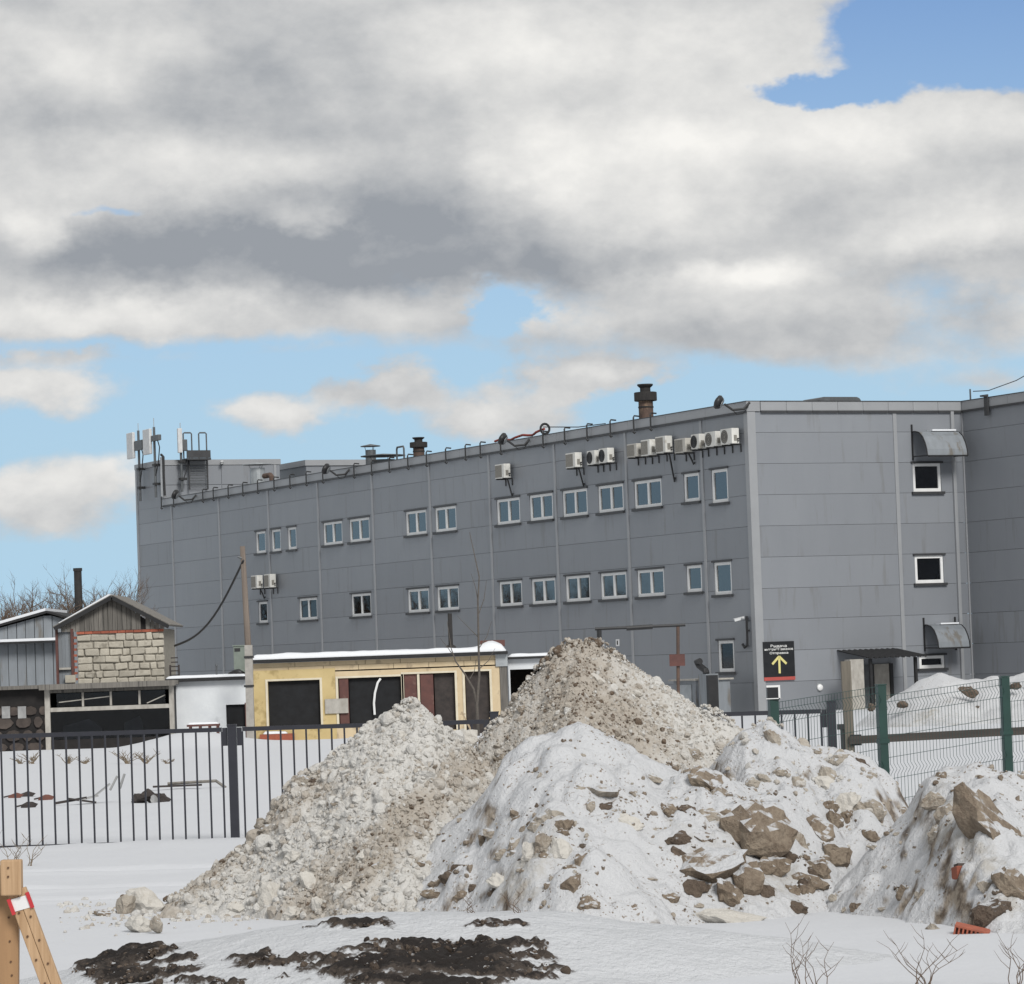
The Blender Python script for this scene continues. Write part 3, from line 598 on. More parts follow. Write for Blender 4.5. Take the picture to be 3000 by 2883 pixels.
# roof ladder hoops
def hoop(px0, px1, ytop, label, yin):
    a = hit(px0, 1340, 1, yin); b = hit(px1, 1340, 1, yin); q = hit((px0+px1)/2, ytop, 1, yin); H = q.z-(PZ-.06)
    t = lthing('ladder_rail', label, 'handrail', (a.x, yin, PZ-.06)); w = b.x-a.x
    obj('rail', MB().tube([(0, 0, 0), (0, 0, H-.1), (.06, 0, H), (w-.06, 0, H), (w, 0, H-.1), (w, 0, 0)], .045, 6), 'galvdark', t); obj('crossbar', MB().tube([(.046, 0, H*.45), (w-.046, 0, H*.45)], .03, 6), 'galvdark', t)
hoop(1163, 1184, 1309, 'grey ladder handrail sticking up over the parapet left of the flue', 1.2)
# red strip lying along the parapet
a = hit(1450, 1290, 1, .2).x; b = hit(1592, 1268, 1, .2).x
t = lthing('red_hose', 'red plastic strip lying on the parapet by a floodlight', 'hose', ((a+b)/2, .2, ZT+.03)); w = (b-a)/2
obj('strip', MB().tube([(-w+2*w*i/16, .05*math.sin(i*1.7), .10+.05*math.sin(i*.9)+.12*(i/16)**3) for i in range(17)], .05, 8), 'redtarp', t)
obj('coil', MB().tube([(w*.98, .1+.2*math.cos(i*.4), .28+.2*math.sin(i*.4)) for i in range(17)], .05, 6), 'black', t)
obj('wire', MB().tube([(w, 0, .35), (w+3.2, -.05, .10), (w+5.6, -.1, .05)], .02, 5), 'black', t)
# skylight dome on the end roof
a = hit(2372, 1165, 0, -1.2).y; b = hit(2492, 1165, 0, -1.2).y
t = lthing('roof_dome', 'low dark dome on the roof above the end wall', 'skylight', (-1.2, (a+b)/2, PZ-.06)); hw = (b-a)/2
obj('dome', MB().prism([(-hw, 0), (hw, 0), (hw, .52), (hw*.93, .60), (hw*.8, .64), (-hw*.8, .64), (-hw*.93, .60), (-hw, .52)], -.7, .7), 'galvdark', t, rz=math.pi/2)
obj('curb', MB().box(-.78, .78, -hw-.08, hw+.08, 0, .2), 'darkflash', t)
# lightning rod and cable on the wing roof
h = hit(2842, 1140, 1, WS+.3); t = lthing('lightning_rod', 'thin rod with slack wire on the roof at the inner corner', 'rod', (h.x, WS+.3, PZ+.0))
obj('rod', MB().tube([(0, 0, 0), (0, 0, h.z-PZ)], .035, 6), 'galvdark', t)
obj('wire', MB().tube([(.2, 0, h.z-PZ-.1), (1.2, 0, h.z-PZ-.16), (3, 0, h.z-PZ+.05), (5.2, 0, h.z-PZ+.55)], .018, 5), 'galvdark', t)

# antenna masts at the far end
def mast(panel, radio, polex, pole_y, whip, label, axis, val):
    k = .3061; f_ = lambda x, y: (350+x/3.267, 1150+y/3.267)
    P = lambda x, y: hit(*f_(x, y), axis, val)
    base = P(polex, pole_y[1]); q = Vector((base.x, base.y, base.z)); t = lthing('antenna_mast', label, 'antenna', tuple(q), 0, 'cellular antenna masts')
    L_ = lambda x, y: P(x, y)-q
    pt = L_(polex, pole_y[0]); tip = L_(whip[0], whip[1])
    obj('pole', MB().tube([(0, 0, 0), (0, 0, L_(panel[0], panel[2]).z)], .07, 8), 'galvdark', t)
    obj('whip', MB().tube([(0, 0, L_(panel[0], panel[2]).z), (0, 0, tip.z)], .02, 5), 'galv', t)
    a, b = L_(panel[0], panel[3]), L_(panel[1], panel[2]); side = (b-a); side.z = 0; wdt = side.length; sx = side.normalized()
    def block(x0, x1, y0, y1, dep, mat, nm, off=0):
        a, b = L_(x0, y1), L_(x1, y0); m = (a+b)/2; w_ = Vector((b.x-a.x, b.y-a.y, 0)).length
        ang = math.atan2(sx.y, sx.x)
        o = obj(nm, MB().box(-w_/2, w_/2, -dep/2-off, dep/2-off, a.z, b.z), mat, t, (m.x, m.y, 0), ang); bevel(o, .03); return o
    block(*panel, .16, 'antenna', 'panel_antenna', .15)
    block(*radio, .2, 'galvdark', 'radio_unit', .05)
    m = (L_(radio[0], radio[3])+L_(radio[1], radio[2]))/2
    obj('cable', MB().tube([m, m+Vector((sx.x*.35, sx.y*.35, -.5)), m+Vector((sx.x*.1, sx.y*.1, -1.3)), (0, 0, max(.2, m.z-2.0))], .03, 5), 'black', t)
    for zz in (.25, .7): obj('clamp', MB().box(-.14, .14, -.12, .25, 0, .12), 'black', t, (0, 0, pt.z*zz+.1))
mast((110, 160, 380, 640), (165, 238, 450, 560), 200, (640, 1040), (150, 300), 'leftmost antenna mast on the building, over its far edge', 1, -.25)
mast((265, 322, 345, 600), (325, 392, 400, 470), 350, (600, 1005), (302, 250), 'middle antenna mast with the widest pale panel', 1, -.25)
mast((550, 585, 345, 580), (592, 640, 450, 560), 600, (580, 950), (586, 290), 'right antenna mast beside the roof ladder platform', 0, XB+.5)
f_ = lambda x, y: (350+x/3.267, 1150+y/3.267)
a = hit(*f_(415, 1000), 1, -.1); b = hit(*f_(415, 615), 1, -.1)
t = lthing('cable_duct', 'pale vertical cable duct on the far upper wall below the antennas', 'duct', (a.x, 0, a.z)); obj('duct', MB().box(-.14, .14, -.14, -.002, 0, b.z-a.z), 'antenna', t); obj('cable_loom', MB().tube([(.3, -.1, .05), (.28, -.12, 1.0), (.26, -.1, b.z-a.z), (.0, -.12, b.z-a.z+.12)], .07, 6), 'black', t)
# roof access ladder with platform on the raised block
a = hit(*f_(672, 930), 0, XB+.35); b = hit(*f_(838, 650), 0, XB+.35); top = hit(*f_(838, 385), 0, XB+.35).z
t = lthing('access_ladder', 'steel roof ladder with railed platform on the raised far block', 'ladder', (XB+.35, a.y, a.z)); w = b.y-a.y; Hh = b.z-a.z; Tt = top-a.z
for y in (0, w): obj('stile', MB().beam((0, y, 0), (0, y, Hh), .07), 'darkflash', t)
for i in range(9): obj('rung', MB().tube([(0, .036, .2+i*(Hh-.3)/9), (0, w-.036, .2+i*(Hh-.3)/9)], .022, 6), 'galvdark', t)
y0 = (hit(*f_(612, 600), 0, XB+.35).y-a.y)
obj('platform', MB().box(-.3, .55, y0, w+.02, Hh+.002, Hh+.09).box(.46, .5, y0, w+.02, Hh+.1, Hh+.5), 'darkflash', t)
for (u, v) in ((y0+.02, y0+.48), (w-.42, w)): obj('handrail', MB().tube([(0, u, Hh+.1), (0, u, Tt-.05), (0, u+.06, Tt), (0, v-.06, Tt), (0, v, Tt-.05), (0, v, Hh+.1)], .04, 6), 'galvdark', t)
# cctv cameras
def cctv(p, rz, label, sc=1.0):
    t = lthing('security_camera', label, 'camera', p, rz)
    obj('bracket', MB().box(-.06, .06, -.03, -.001, -.08, .08).tube([(0, -.03, 0), (0, -.22, .04)], .025, 6), 'galv', t)
    o = obj('housing', MB().box(-.075, .075, -.62, -.1, .045, .19).box(-.09, .09, -.68, -.08, .1905, .205), 'antenna', t, rot=(R(12), 0, R(-25)), scale=(sc*.7,)*3)
p = hit(2190, 1815, 1, 0); cctv((p.x+.0, -.031, p.z), 0, 'white security camera on the long wall by the corner', 1.0)
p = hit(2196, 1895, 1, 0); t = lthing('conduit', 'black cable conduit curling down the wall below the security camera', 'conduit', (p.x, -.03, p.z)); obj('pipe', MB().tube([(-.35, -.05, .1), (-.2, -.06, -.02), (0, -.06, .05), (.02, -.06, .3), (.02, -.06, 1.1)], .05, 6), 'black', t)
obj('clip', MB().box(-.06, .1, -.06, -.0, .55, .62), 'black', t)
p = hit(*f_(985, 675), 0, XB+.05); cctv((XB+.05, p.y, p.z), math.pi/2, 'dark security camera on the raised far block', 1.0)
# small round wall lamps
for (px, py, ax, lb) in ((2113, 2024, 1, 'small white round lamp low on the long wall'), (2400, 2014, 0, 'small white round lamp low on the end wall')):
    p = hit(px, py, ax, 0); t = lthing('wall_lamp', lb, 'lamp', tuple(p), 0 if ax == 1 else math.pi/2)
    obj('shade', MB().lathe([(.09, 0), (.12, .03), (.11, .09), (.05, .12)], n=14), 'upvc', t, rot=(R(90), 0, 0)); obj('base', MB().box(-.08, .08, -.012, -.001, -.15, .15), 'galv', t)
# two small notices
for px, py, lb in ((1766, 1885, 'left small white notice on the long wall behind the pipe frame'), (1810, 1883, 'right small white notice on the long wall behind the pipe frame')):
    p = hit(px, py, 1, 0); t = lthing('notice', lb, 'notice', (p.x, -.002, p.z)); obj('plate', MB().box(-.13, .13, -.015, 0, -.13, .13), 'upvc', t); obj('print', MB().box(-.05, .05, -.019, -.0155, -.08, .08), 'scrapdark', t)

# sign board with lettering on the end wall
p0 = hit(2237, 1995, 0, 0); p1 = hit(2323, 1878, 0, 0); w = p1.y-p0.y; Hs = p1.z-p0.z
t = lthing('sign_board', 'black sign with white lettering and yellow arrow on the end wall', 'sign', (.037, p0.y, p0.z), math.pi/2)
obj('board', MB().box(0, w, -.03, 0, .09*Hs, Hs), 'signblack', t); obj('red_strip', MB().box(0, w, -.03, 0, 0, .088*Hs), 'signred', t)
def text(body, cx, cz, width, hgt, mat, parent, y=-.0335):
    cu = bpy.data.curves.new('lettering', 'FONT'); cu.body = body; cu.align_x = 'CENTER'; cu.align_y = 'CENTER'; cu.extrude = .0; cu.offset = .012
    o = bpy.data.objects.new('lettering', cu); C.objects.link(o); bpy.context.view_layer.update()
    me = bpy.data.meshes.new_from_object(o); bpy.data.objects.remove(o)
    co = np.array([v.co for v in me.vertices])
    if len(co) == 0: return
    mn, mx_ = co.min(0), co.max(0); s = width/(mx_[0]-mn[0]); sy = hgt/(mx_[1]-mn[1])
    for v in me.vertices: v.co = ((v.co.x-(mn[0]+mx_[0])/2)*s+cx, y, (v.co.y-(mn[1]+mx_[1])/2)*sy+cz)
    obj('lettering', me, mat, parent)
text('Выдача', w*.50, Hs*.88, w*.52, Hs*.085, 'signwhite', t); text('интернет заказов', w*.5, Hs*.79, w*.92, Hs*.065, 'signwhite', t); text('Отправка', w*.5, Hs*.70, w*.60, Hs*.075, 'signwhite', t)
ar = MB(); yy = -.033
for (a, b) in (((.5, .18), (.5, .57)), ((.5, .615), (.27, .42)), ((.5, .615), (.73, .42))):
    ar.beam((w*a[0], yy, Hs*a[1]), (w*b[0], yy, Hs*b[1]), .085, .006, up=(0, 1, 0))
obj('arrow', ar, 'signyellow', t)

# curved awnings on the end wall
def awning(px0, px1, py0, py1, label, dep=1.0):
    a = hit(px0, py0, 0, 0); b = hit(px1, py0, 0, 0); c = hit(px0, py1, 0, 0); w = b.y-a.y; Hh = a.z-c.z
    t = lthing('awning', label, 'awning', (.004, a.y, c.z), math.pi/2)
    prof = [(0, Hh), (-.25*dep, Hh*.99), (-.5*dep, Hh*.93), (-.72*dep, Hh*.76), (-.88*dep, Hh*.5), (-.97*dep, Hh*.25), (-dep, Hh*.02)]
    m = MB(); n = len(prof)
    for x in (0, w):
        for (y, z) in prof: m.v.append((x, y, z))
    for x in (0, w):
        for (y, z) in prof: m.v.append((x, y+.02, z-.025))
    for i in range(n-1):
        m.f.append((i, i+1, n+i+1, n+i)); m.f.append((2*n+i, 3*n+i, 3*n+i+1, 2*n+i+1)); m.f.append((i, 2*n+i, 2*n+i+1, i+1)); m.f.append((n+i, n+i+1, 3*n+i+1, 3*n+i))
    m.f.append((n-1, 3*n-1, 4*n-1, 2*n-1)); m.f.append((0, n, 3*n, 2*n))
    obj('hood', m, 'metalsheet', t)
    for x in (-.03, w+.03):
        obj('frame', MB().beam((x, -.03, -.1), (x, -.03, Hh+.25), .05).beam((x, -.03, .02), (x, -dep, .0), .045).tube([(x, y, z-.01) for y, z in prof], .025, 6), 'black', t)
    obj('front_bar', MB().beam((0, -dep-.02, -.02), (w, -dep-.02, -.02), .05), 'black', t)
    obj('snow_cap', MB().prism([(-.45*dep, Hh*.955), (-.02, Hh*1.01), (-.02, Hh*1.06), (-.3*dep, Hh*1.06), (-.43*dep, Hh*.99)], -w*.95, -w*.32), 'roofsnow', t, rz=-math.pi/2, loc=(0, 0, 0)) if False else \
        obj('snow_cap', MB().box(w*.36, w*.97, -.42*dep, -.06, Hh*.985, Hh*1.05), 'roofsnow', t)
awning(2672, 2786, 1264, 1340, 'upper curved metal awning with snow above the end window')
awning(2707, 2795, 1830, 1900, 'lower curved metal awning by the inner corner near the porch', .95)

# entrance porch on the end wall
a = hit(2488, 2080, 0, 1.6); b = hit(2690, 2080, 0, 1.6); tz = hit(2600, 1924, 0, 1.9).z
t = lthing('entrance_porch', 'entrance porch with corrugated roof and pale columns at the end wall', 'porch', (0, a.y, 0)); w = b.y-a.y
obj('column', MB().box(1.5, 1.85, -.05, .52, 0, tz-.05), 'oldwhite', t); 
obj('door_frame', MB().box(.004, .12, .8, .95, 0, tz-.25).box(.004, .12, w*.66, w*.66+.12, 0, tz-.25).box(.004, .12, w-.18, w-.05, 0, tz-.25), 'black', t)
obj('door', MB().box(.004, .06, .955, w*.66-.005, 0, tz-.26), 'galvdark', t); obj('side_panel', MB().box(.004, .06, w*.66+.125, w-.185, 0, tz-.26), 'oldwhite', t)
obj('post', MB().beam((1.7, .9, 0), (1.7, .9, tz-.05), .10), 'black', t); obj('post', MB().beam((1.7, w-.1, 0), (1.7, w-.1, tz-.05), .10), 'black', t)
cr = MB(); n = 44
for i in range(n+1):
    y = .55+(w-.35)*i/n; z = .035*math.sin(i*math.pi*.5+.3)
    cr.v += [(.01, y, tz+.28+z), (2.05, y, tz+z), (.01, y, tz+.26+z), (2.05, y, tz-.02+z)]
for i in range(n): k = 4*i; cr.f += [(k, k+1, k+5, k+4), (k+2, k+6, k+7, k+3), (k+1, k+3, k+7, k+5)]
obj('roof_sheet', cr, 'tarfelt', t)

# metal hut, duct and elbow beside the long wall
p = hit(2022, 2100, 1, -2.2)
t = lthing('metal_cabinet', 'grey sheet metal cabinet beside the long wall behind the snow heap', 'cabinet', (p.x, -2.2, .0)); 
zc = hit(2010, 1990, 1, -2.2).z
obj('body', MB().box(-1.15, .5, 0, 1.4, 0, zc-.06), 'metalsheet', t); obj('lid', MB().box(-1.3, .6, -.12, 1.5, zc-.058, zc), 'oldwhite', t); obj('door', MB().box(-.9, .2, -.03, -.001, .15, zc-.2), 'galv', t)
p = hit(2056, 2060, 1, -2.4); zd = hit(2050, 1975, 1, -2.4).z; ze = hit(2040, 1938, 1, -2.4).z
t = lthing('vent_duct', 'square vent duct with bent black pipe on top beside the long wall', 'duct', (p.x+.1, -2.4, 0))
obj('duct', MB().box(-.28, .28, 0, .5, 0, zd), 'metalsheet', t); obj('edge', MB().box(.281, .42, .0, .4, 0, zd-.05), 'black', t)
obj('elbow', MB().tube([(-.05, .2, zd), (-.1, .2, zd+.12), (-.45, .15, ze-.15), (-.5, .1, ze-.02), (-.3, .1, ze)], .12, 10), 'black', t)

# ------------------------------------------------------------------ garages and sheds in the yard
YG = 100.0; GZ = float(gz0(0, YG))-.05
def gx(px, Y=YG, py=2050): return at(px, py, Y).x
def gzz(px, py, Y=YG): return at(px, py, Y).z
def wall_with_openings(t, name, x0, x1, z0, z1, openings, mat, thick=.22, y=0.0):
    return obj(name, slab_with_holes(x0, x1, z0, z1, openings, thick), mat, t, (0, y, 0))
# yellow garage row ------------------------------------------------
X0, X1 = gx(744), gx(1466); ox = X0
t = thing('yellow_garage', 'low yellow and tan garage row with dark openings and snow on its roof', 'garage', (ox, YG, GZ))
zr0, zr1 = gzz(1100, 1930)-GZ, gzz(1100, 1905)-GZ
lx = lambda px: gx(px)-ox
lz = lambda px, py: gzz(px, py)-GZ
OP = [(lx(786), lx(938), lz(860, 2132), lz(860, 1994)), (lx(992), lx(1178), lz(1100, 2122), lz(1100, 1984)), (lx(1184), lx(1334), lz(1260, 2140), lz(1260, 1973)), (lx(1364), lx(1436), lz(1400, 2150), lz(1400, 1967))]
LX = lx(984); topz = zr0-.02
wall_with_openings(t, 'painted_wall', 0, LX, 0, lz(860, 1962), OP, 'yellowwall')
wall_with_openings(t, 'wall', LX+.002, X1-ox, 0, lz(1250, 1958), OP, 'tanwall')
# the upper band is made of separate boards
bx_ = np.linspace(0, X1-ox, 8)
for i in range(7):
    for k in range(2):
        a_, b_ = lz(1100, 1960-k*15)+.004, (lz(1100, 1960-(k+1)*15)-.002 if k == 0 else topz)
        obj('board', MB().box(bx_[i]+.006+.2*k*(i > 0), bx_[i+1]-.006+.2*k*(i < 6), .015, .2, a_, b_), 'tanwall', t)
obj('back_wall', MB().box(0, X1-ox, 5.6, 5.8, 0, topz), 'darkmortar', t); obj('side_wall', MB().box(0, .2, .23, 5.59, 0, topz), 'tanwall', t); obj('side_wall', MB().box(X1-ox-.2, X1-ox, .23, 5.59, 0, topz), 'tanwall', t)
obj('roof', MB().box(-.12, X1-ox+.25, -.25, 6.0, zr0, zr0+.09), 'tarfelt', t)
# snow on the roof with an uneven top
def snow_slab(name, parent, x0, x1, y0, y1, z, h, n=40, m=5, seed=0, peak=None):
    xs = np.linspace(x0, x1, n); ys = np.linspace(y0, y1, m); X, Y = np.meshgrid(xs, ys)
    top = h*(.65+.7*(fbm(X*.9+seed, Y*.7+seed, 4)-.35))
    if peak is not None: top = top+peak[1]*np.exp(-((X-peak[0])/peak[2])**2)
    e = np.ones(m); top[0] *= .75
    top[:, 0] *= .3; top[:, -1] *= .3
    V = np.concatenate([np.stack([X, Y, z+top], -1).reshape(-1, 3), np.stack([X, Y, np.full_like(X, z)], -1).reshape(-1, 3)]); N = n*m; I = np.arange(N).reshape(m, n); F = []
    F += list(np.stack([I[:-1, :-1], I[:-1, 1:], I[1:, 1:], I[1:, :-1]], -1).reshape(-1, 4))
    for r_, flip in ((I[0], 0), (I[-1], 1), (I[:, 0], 1), (I[:, -1], 0)):
        for i in range(len(r_)-1): q = [r_[i], r_[i]+N, r_[i+1]+N, r_[i+1]]; F.append(q if not flip else q[::-1])
    return obj(name, mesh_np(name, V, np.array(F)), 'roofsnow', parent)
snow_slab('roof_snow', t, -.08, X1-ox+.2, -.2, 5.9, zr0+.091, .2, 60, 6, 1, (X1-ox-.25, .16, .3))
for (i, q) in enumerate(OP):
    fr = MB().box(q[0]-.07, q[0]-.004, -.025, .05, q[2], q[3]+.06).box(q[1]+.004, q[1]+.07, -.025, .05, q[2], q[3]+.06).box(q[0]-.004, q[1]+.004, -.025, .05, q[3]+.004, q[3]+.06)
    obj('opening_frame', fr, 'creamtrim', t)
obj('dark_opening', MB().box(OP[0][0]+.003, OP[0][1]-.003, .14, .15, OP[0][2], OP[0][3]), 'unlit_interior', t)  # opaque black sheet, painted as the shade inside the opening
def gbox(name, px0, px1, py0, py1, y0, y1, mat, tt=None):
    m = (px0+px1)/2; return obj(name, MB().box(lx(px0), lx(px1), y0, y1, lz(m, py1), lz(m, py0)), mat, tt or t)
gbox('shutter', 995, 1022, 1986, 2120, .02, .06, 'brownpaint'); gbox('dark_opening', 1024, 1176, 1985, 2121, .13, .14, 'unlit_interior')  # second sheet painted black for the unlit inside; the shutter is brown paint
gbox('door_leaf', 1186, 1222, 1975, 2138, .05, .10, 'brownpaint'); gbox('door_post', 1224, 1231, 1974, 2139, .0, .12, 'creamtrim'); gbox('door_leaf', 1233, 1271, 1975, 2138, .03, .08, 'brownpaint')
gbox('door_leaf', 1274, 1333, 1974, 2139, .15, .19, 'scrapdark'); gbox('door_leaf', 1366, 1434, 1968, 2149, .15, .19, 'scrapdark')
gbox('plate', 952, 1020, 2047, 2090, -.06, -.03, 'oldwhite')
gbox('base_ledge', 760, 860, 2150, 2172, -.35, -.02, 'redbrick'); snow_slab('ledge_snow', t, lx(770), lx(840), -.32, -.03, lz(800, 2150)+.002, .1, 12, 3, 5)
obj('hose', MB().tube([(lx(1117), .02, lz(1117, 1988)), (lx(1108), .0, lz(1108, 2000)), (lx(1099), -.01, lz(1099, 2030)), (lx(1095), 0, lz(1095, 2060)), (lx(1096), .02, lz(1096, 2094))], .035, 6), 'upvc', t)
obj('roof_edge_post', MB().box(lx(1467), lx(1489), -.02, .25, 0, lz(1478, 1952)), 'greywood', t); gbox('sheet_patch', 1456, 1491, 1916, 1952, -.06, -.03, 'galv')
gbox('parapet_board', 1410, 1484, 1874, 1893, 2.5, 2.6, 'brownpaint')
# stove pipe on the roof
p = at(1321, 1898, YG+2.5); t2 = thing('stove_pipe', 'black stove pipe standing on the yellow garage roof', 'pipe', (p.x, YG+2.5, GZ+zr0+.08)); Hp = gzz(1321, 1797, YG+2.5)-(GZ+zr0+.08)
obj('pipe', MB().lathe([(.07, 0), (.065, Hp)], n=10), 'soot', t2); obj('flange', MB().lathe([(.16, 0), (.16, .2), (.09, .26)], n=10), 'soot', t2)
# neighbouring shed to the right, half behind the heap
t3 = thing('small_garage', 'small pale garage with snowy roof right of the yellow garage', 'garage', (gx(1492), YG+.3, GZ)); ox3 = gx(1492)
w3 = gx(1640)-ox3; z3 = gzz(1550, 1930)-GZ
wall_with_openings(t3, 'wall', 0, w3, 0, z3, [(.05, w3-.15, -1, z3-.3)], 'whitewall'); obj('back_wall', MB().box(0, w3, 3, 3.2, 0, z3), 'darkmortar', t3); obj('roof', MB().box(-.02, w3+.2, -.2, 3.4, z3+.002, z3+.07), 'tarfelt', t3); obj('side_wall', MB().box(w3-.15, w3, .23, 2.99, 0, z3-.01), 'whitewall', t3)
snow_slab('roof_snow', t3, 0, w3+.15, -.15, 3.3, z3+.071, .12, 14, 4, 8)

# white garage -----------------------------------------------------
ox = gx(502); t = thing('white_garage', 'white plastered garage with black roof edge between the poles', 'garage', (ox, YG-.2, GZ))
lx = lambda px: gx(px, YG-.2)-ox
lz = lambda px, py: gzz(px, py, YG-.2)-GZ
zt = lz(610, 1995); w = lx(722)
wall_with_openings(t, 'wall', 0, w, 0, zt, [(lx(661), w-.05, lz(690, 2130), lz(690, 2064))], 'whitewall')
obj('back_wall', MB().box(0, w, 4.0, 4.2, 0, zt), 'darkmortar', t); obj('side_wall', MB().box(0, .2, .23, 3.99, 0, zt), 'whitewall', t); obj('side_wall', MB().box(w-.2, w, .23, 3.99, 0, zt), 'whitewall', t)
obj('roof', MB().box(-.12, w+.05, -.22, 4.4, zt+.002, zt+.10), 'tarfelt', t); snow_slab('roof_snow', t, -.1, w, -.18, 4.3, zt+.101, .10, 30, 5, 3)
obj('door', MB().box(lx(663), w-.06, .12, .16, lz(690, 2129), lz(690, 2066)), 'unlit_interior', t); obj('jamb', MB().box(w-.049, w, -.03, .05, 0, lz(690, 2060)), 'brownpaint', t)
# bench / box with snow in front
p = at(595, 2150, YG-2.5); t = thing('wooden_bench', 'low wooden bench with snow on it before the white garage', 'bench', (p.x, YG-2.5, GZ+.35)); zb = gzz(595, 2122, YG-2.5)-(GZ+.35)
obj('seat', MB().box(-.46, .46, 0, .4, zb-.06, zb), 'brownpaint', t)
for x in (-.4, -.12, .15, .38): obj('leg', MB().box(x, x+.06, .02, .36, -.3, zb-.062), 'brownpaint', t)
snow_slab('snow', t, -.45, .45, .01, .39, zb+.001, .07, 12, 3, 11)

# dark garage with glazed front -------------------------------------
ox = gx(150); YD = YG-1; t = thing('dark_garage', 'dark garage front with a row of small panes under its roof', 'garage', (ox, YD, GZ))
lx = lambda px: gx(px, YD)-ox
lz = lambda px, py: gzz(px, py, YD)-GZ
zt = lz(320, 2012); w = lx(498)
obj('post', MB().box(-.05, .10, -.05, .12, 0, zt), 'oldwhite', t); obj('post', MB().box(w-.02, w+.11, -.05, .12, 0, zt), 'oldwhite', t)
obj('lintel', MB().box(.105, w-.025, -.04, .08, lz(320, 2080), lz(320, 2068)), 'oldwhite', t); obj('top_rail', MB().box(.105, w-.025, -.04, .06, lz(320, 2025), lz(320, 2016)), 'greywood', t)
for px in (243, 325, 409): obj('mullion', MB().box(lx(px)-.03, lx(px)+.03, -.03, .05, lz(320, 2067), lz(320, 2026)), 'oldwhite', t)
obj('broken_slat', MB().beam((lx(172), .02, lz(172, 2058)), (lx(322), .02, lz(322, 2040)), .05, .03), 'oldwhite', t); obj('broken_slat', MB().beam((lx(430), .02, lz(430, 2060)), (lx(484), .02, lz(484, 2036)), .05, .03), 'oldwhite', t)
for a_, b_ in ((162, 242), (244, 324), (326, 408), (410, 488)): obj('pane', MB().box(lx(a_)+.035, lx(b_)-.035, .0, .008, lz(320, 2066), lz(320, 2027)), 'darkglass', t)
obj('pane', MB().box(.105, w-.03, .03, .04, .35, lz(320, 2081)), 'darkglass', t); obj('plinth', MB().box(.105, w-.03, -.02, .2, 0, .349), 'darkmortar', t)
obj('back_wall', MB().box(0, w, 3.6, 3.8, 0, zt), 'unlit_interior', t); obj('floor', MB().box(.11, w-.03, .21, 3.59, 0, .05), 'unlit_interior', t); obj('side_wall', MB().box(-.04, .08, .13, 3.59, 0, zt-.01), 'unlit_interior', t); obj('side_wall', MB().box(w, w+.1, .13, 3.59, 0, zt-.01), 'unlit_interior', t)
# things stored inside, faint behind the glass
for (a_, b_, c_, d_, yy) in ((170, 285, 2110, 2190, .9), (345, 400, 2100, 2170, 1.4)):
    obj('stored_board', MB().prism([(lx(a_), .3), (lx(b_), .3), (lx(b_), lz(b_, c_+25)), (lx((a_+b_)/2+20), lz(a_, c_)), (lx(a_), lz(a_, c_+20))], yy, yy+.05), 'scrapgrey', t)
obj('roof', MB().box(-.15, w+.2, -.35, 4.0, zt+.002, zt+.12), 'greywood', t); obj('fascia', MB().box(-.16, w+.21, -.39, -.352, zt-.03, zt+.13), 'greywood', t)
# rubble stone garage at the far left
ox = gx(-60, YD); t = thing('stone_garage', 'rubble stone garage wall at the left picture edge', 'garage', (ox, YD, GZ)); w = gx(141, YD)-ox
lx = lambda px: gx(px, YD)-ox
zt = gzz(60, 2020, YD)-GZ
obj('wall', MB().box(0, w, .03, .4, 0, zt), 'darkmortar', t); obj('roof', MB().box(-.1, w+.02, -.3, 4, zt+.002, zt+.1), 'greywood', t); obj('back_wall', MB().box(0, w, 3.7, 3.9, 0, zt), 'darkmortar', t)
random.seed(3)
sy = .05; row = 0
while sy < zt-.5:
    hh = random.uniform(.24, .38); x = -random.uniform(0, .2)
    while x < w-.1:
        ww = random.uniform(.28, .6); a_, b_ = max(x, .01)+.02, min(x+ww, w-.01)-.02
        if b_-a_ > .1:
            cx, cz = (a_+b_)/2, sy+hh/2; n = 9; poly = [(cx+(b_-a_)/2*math.cos(2*math.pi*i/n)*random.uniform(.85, 1.05), cz+hh*.47*math.sin(2*math.pi*i/n)*random.uniform(.85, 1.05)) for i in range(n)]
            obj('stone', MB().prism(poly, random.uniform(-.05, -.01), .1), 'rubblestone', t)
        x += ww
    sy += hh
for px in (5, 52): obj('pale_stone', MB().box(lx(px), lx(px+24), -.06, .1, gzz(px, 2105, YD)-GZ, gzz(px, 2070, YD)-GZ), 'scrapgrey', t)

# block-built shed with plank gable ---------------------------------
YS = 104.0; ox = gx(225, YS, 1900); SZ = GZ; t = thing('block_shed', 'shed of pale rough blocks with a grey plank gable', 'shed', (ox, YS, SZ))
lx = lambda px, py=1900: at(px, py, YS).x-ox
lz = lambda px, py: at(px, py, YS).z-SZ
w = lx(481); zt = lz(350, 1846); zb0 = 0
obj('wall', MB().box(.02, w-.02, .05, 3.5, 0, zt), 'mortar', t)
random.seed(12)
z = lz(350, 2006); nrow = 7; rh = (zt-.1-z)/nrow
for k in range(nrow):
    x = 0.0
    while x < w-.05:
        bw = random.choice((.22, .34, .42, .48))*random.uniform(.9, 1.1); b_ = min(x+bw, w)
        if w-b_ < .12: b_ = w
        j = lambda: random.uniform(-.024, .024)
        poly = [(x+.012+j(), z+k*rh+.012+j()), (b_-.012+j(), z+k*rh+.012+j()), (b_-.012+j(), z+(k+1)*rh-.012+j()), (x+.012+j(), z+(k+1)*rh-.012+j())]
        o = obj('block', MB().prism(poly, random.uniform(-.05, .0), .06), 'block', t); bevel(o, .03, 2); x = b_
x = 0.0
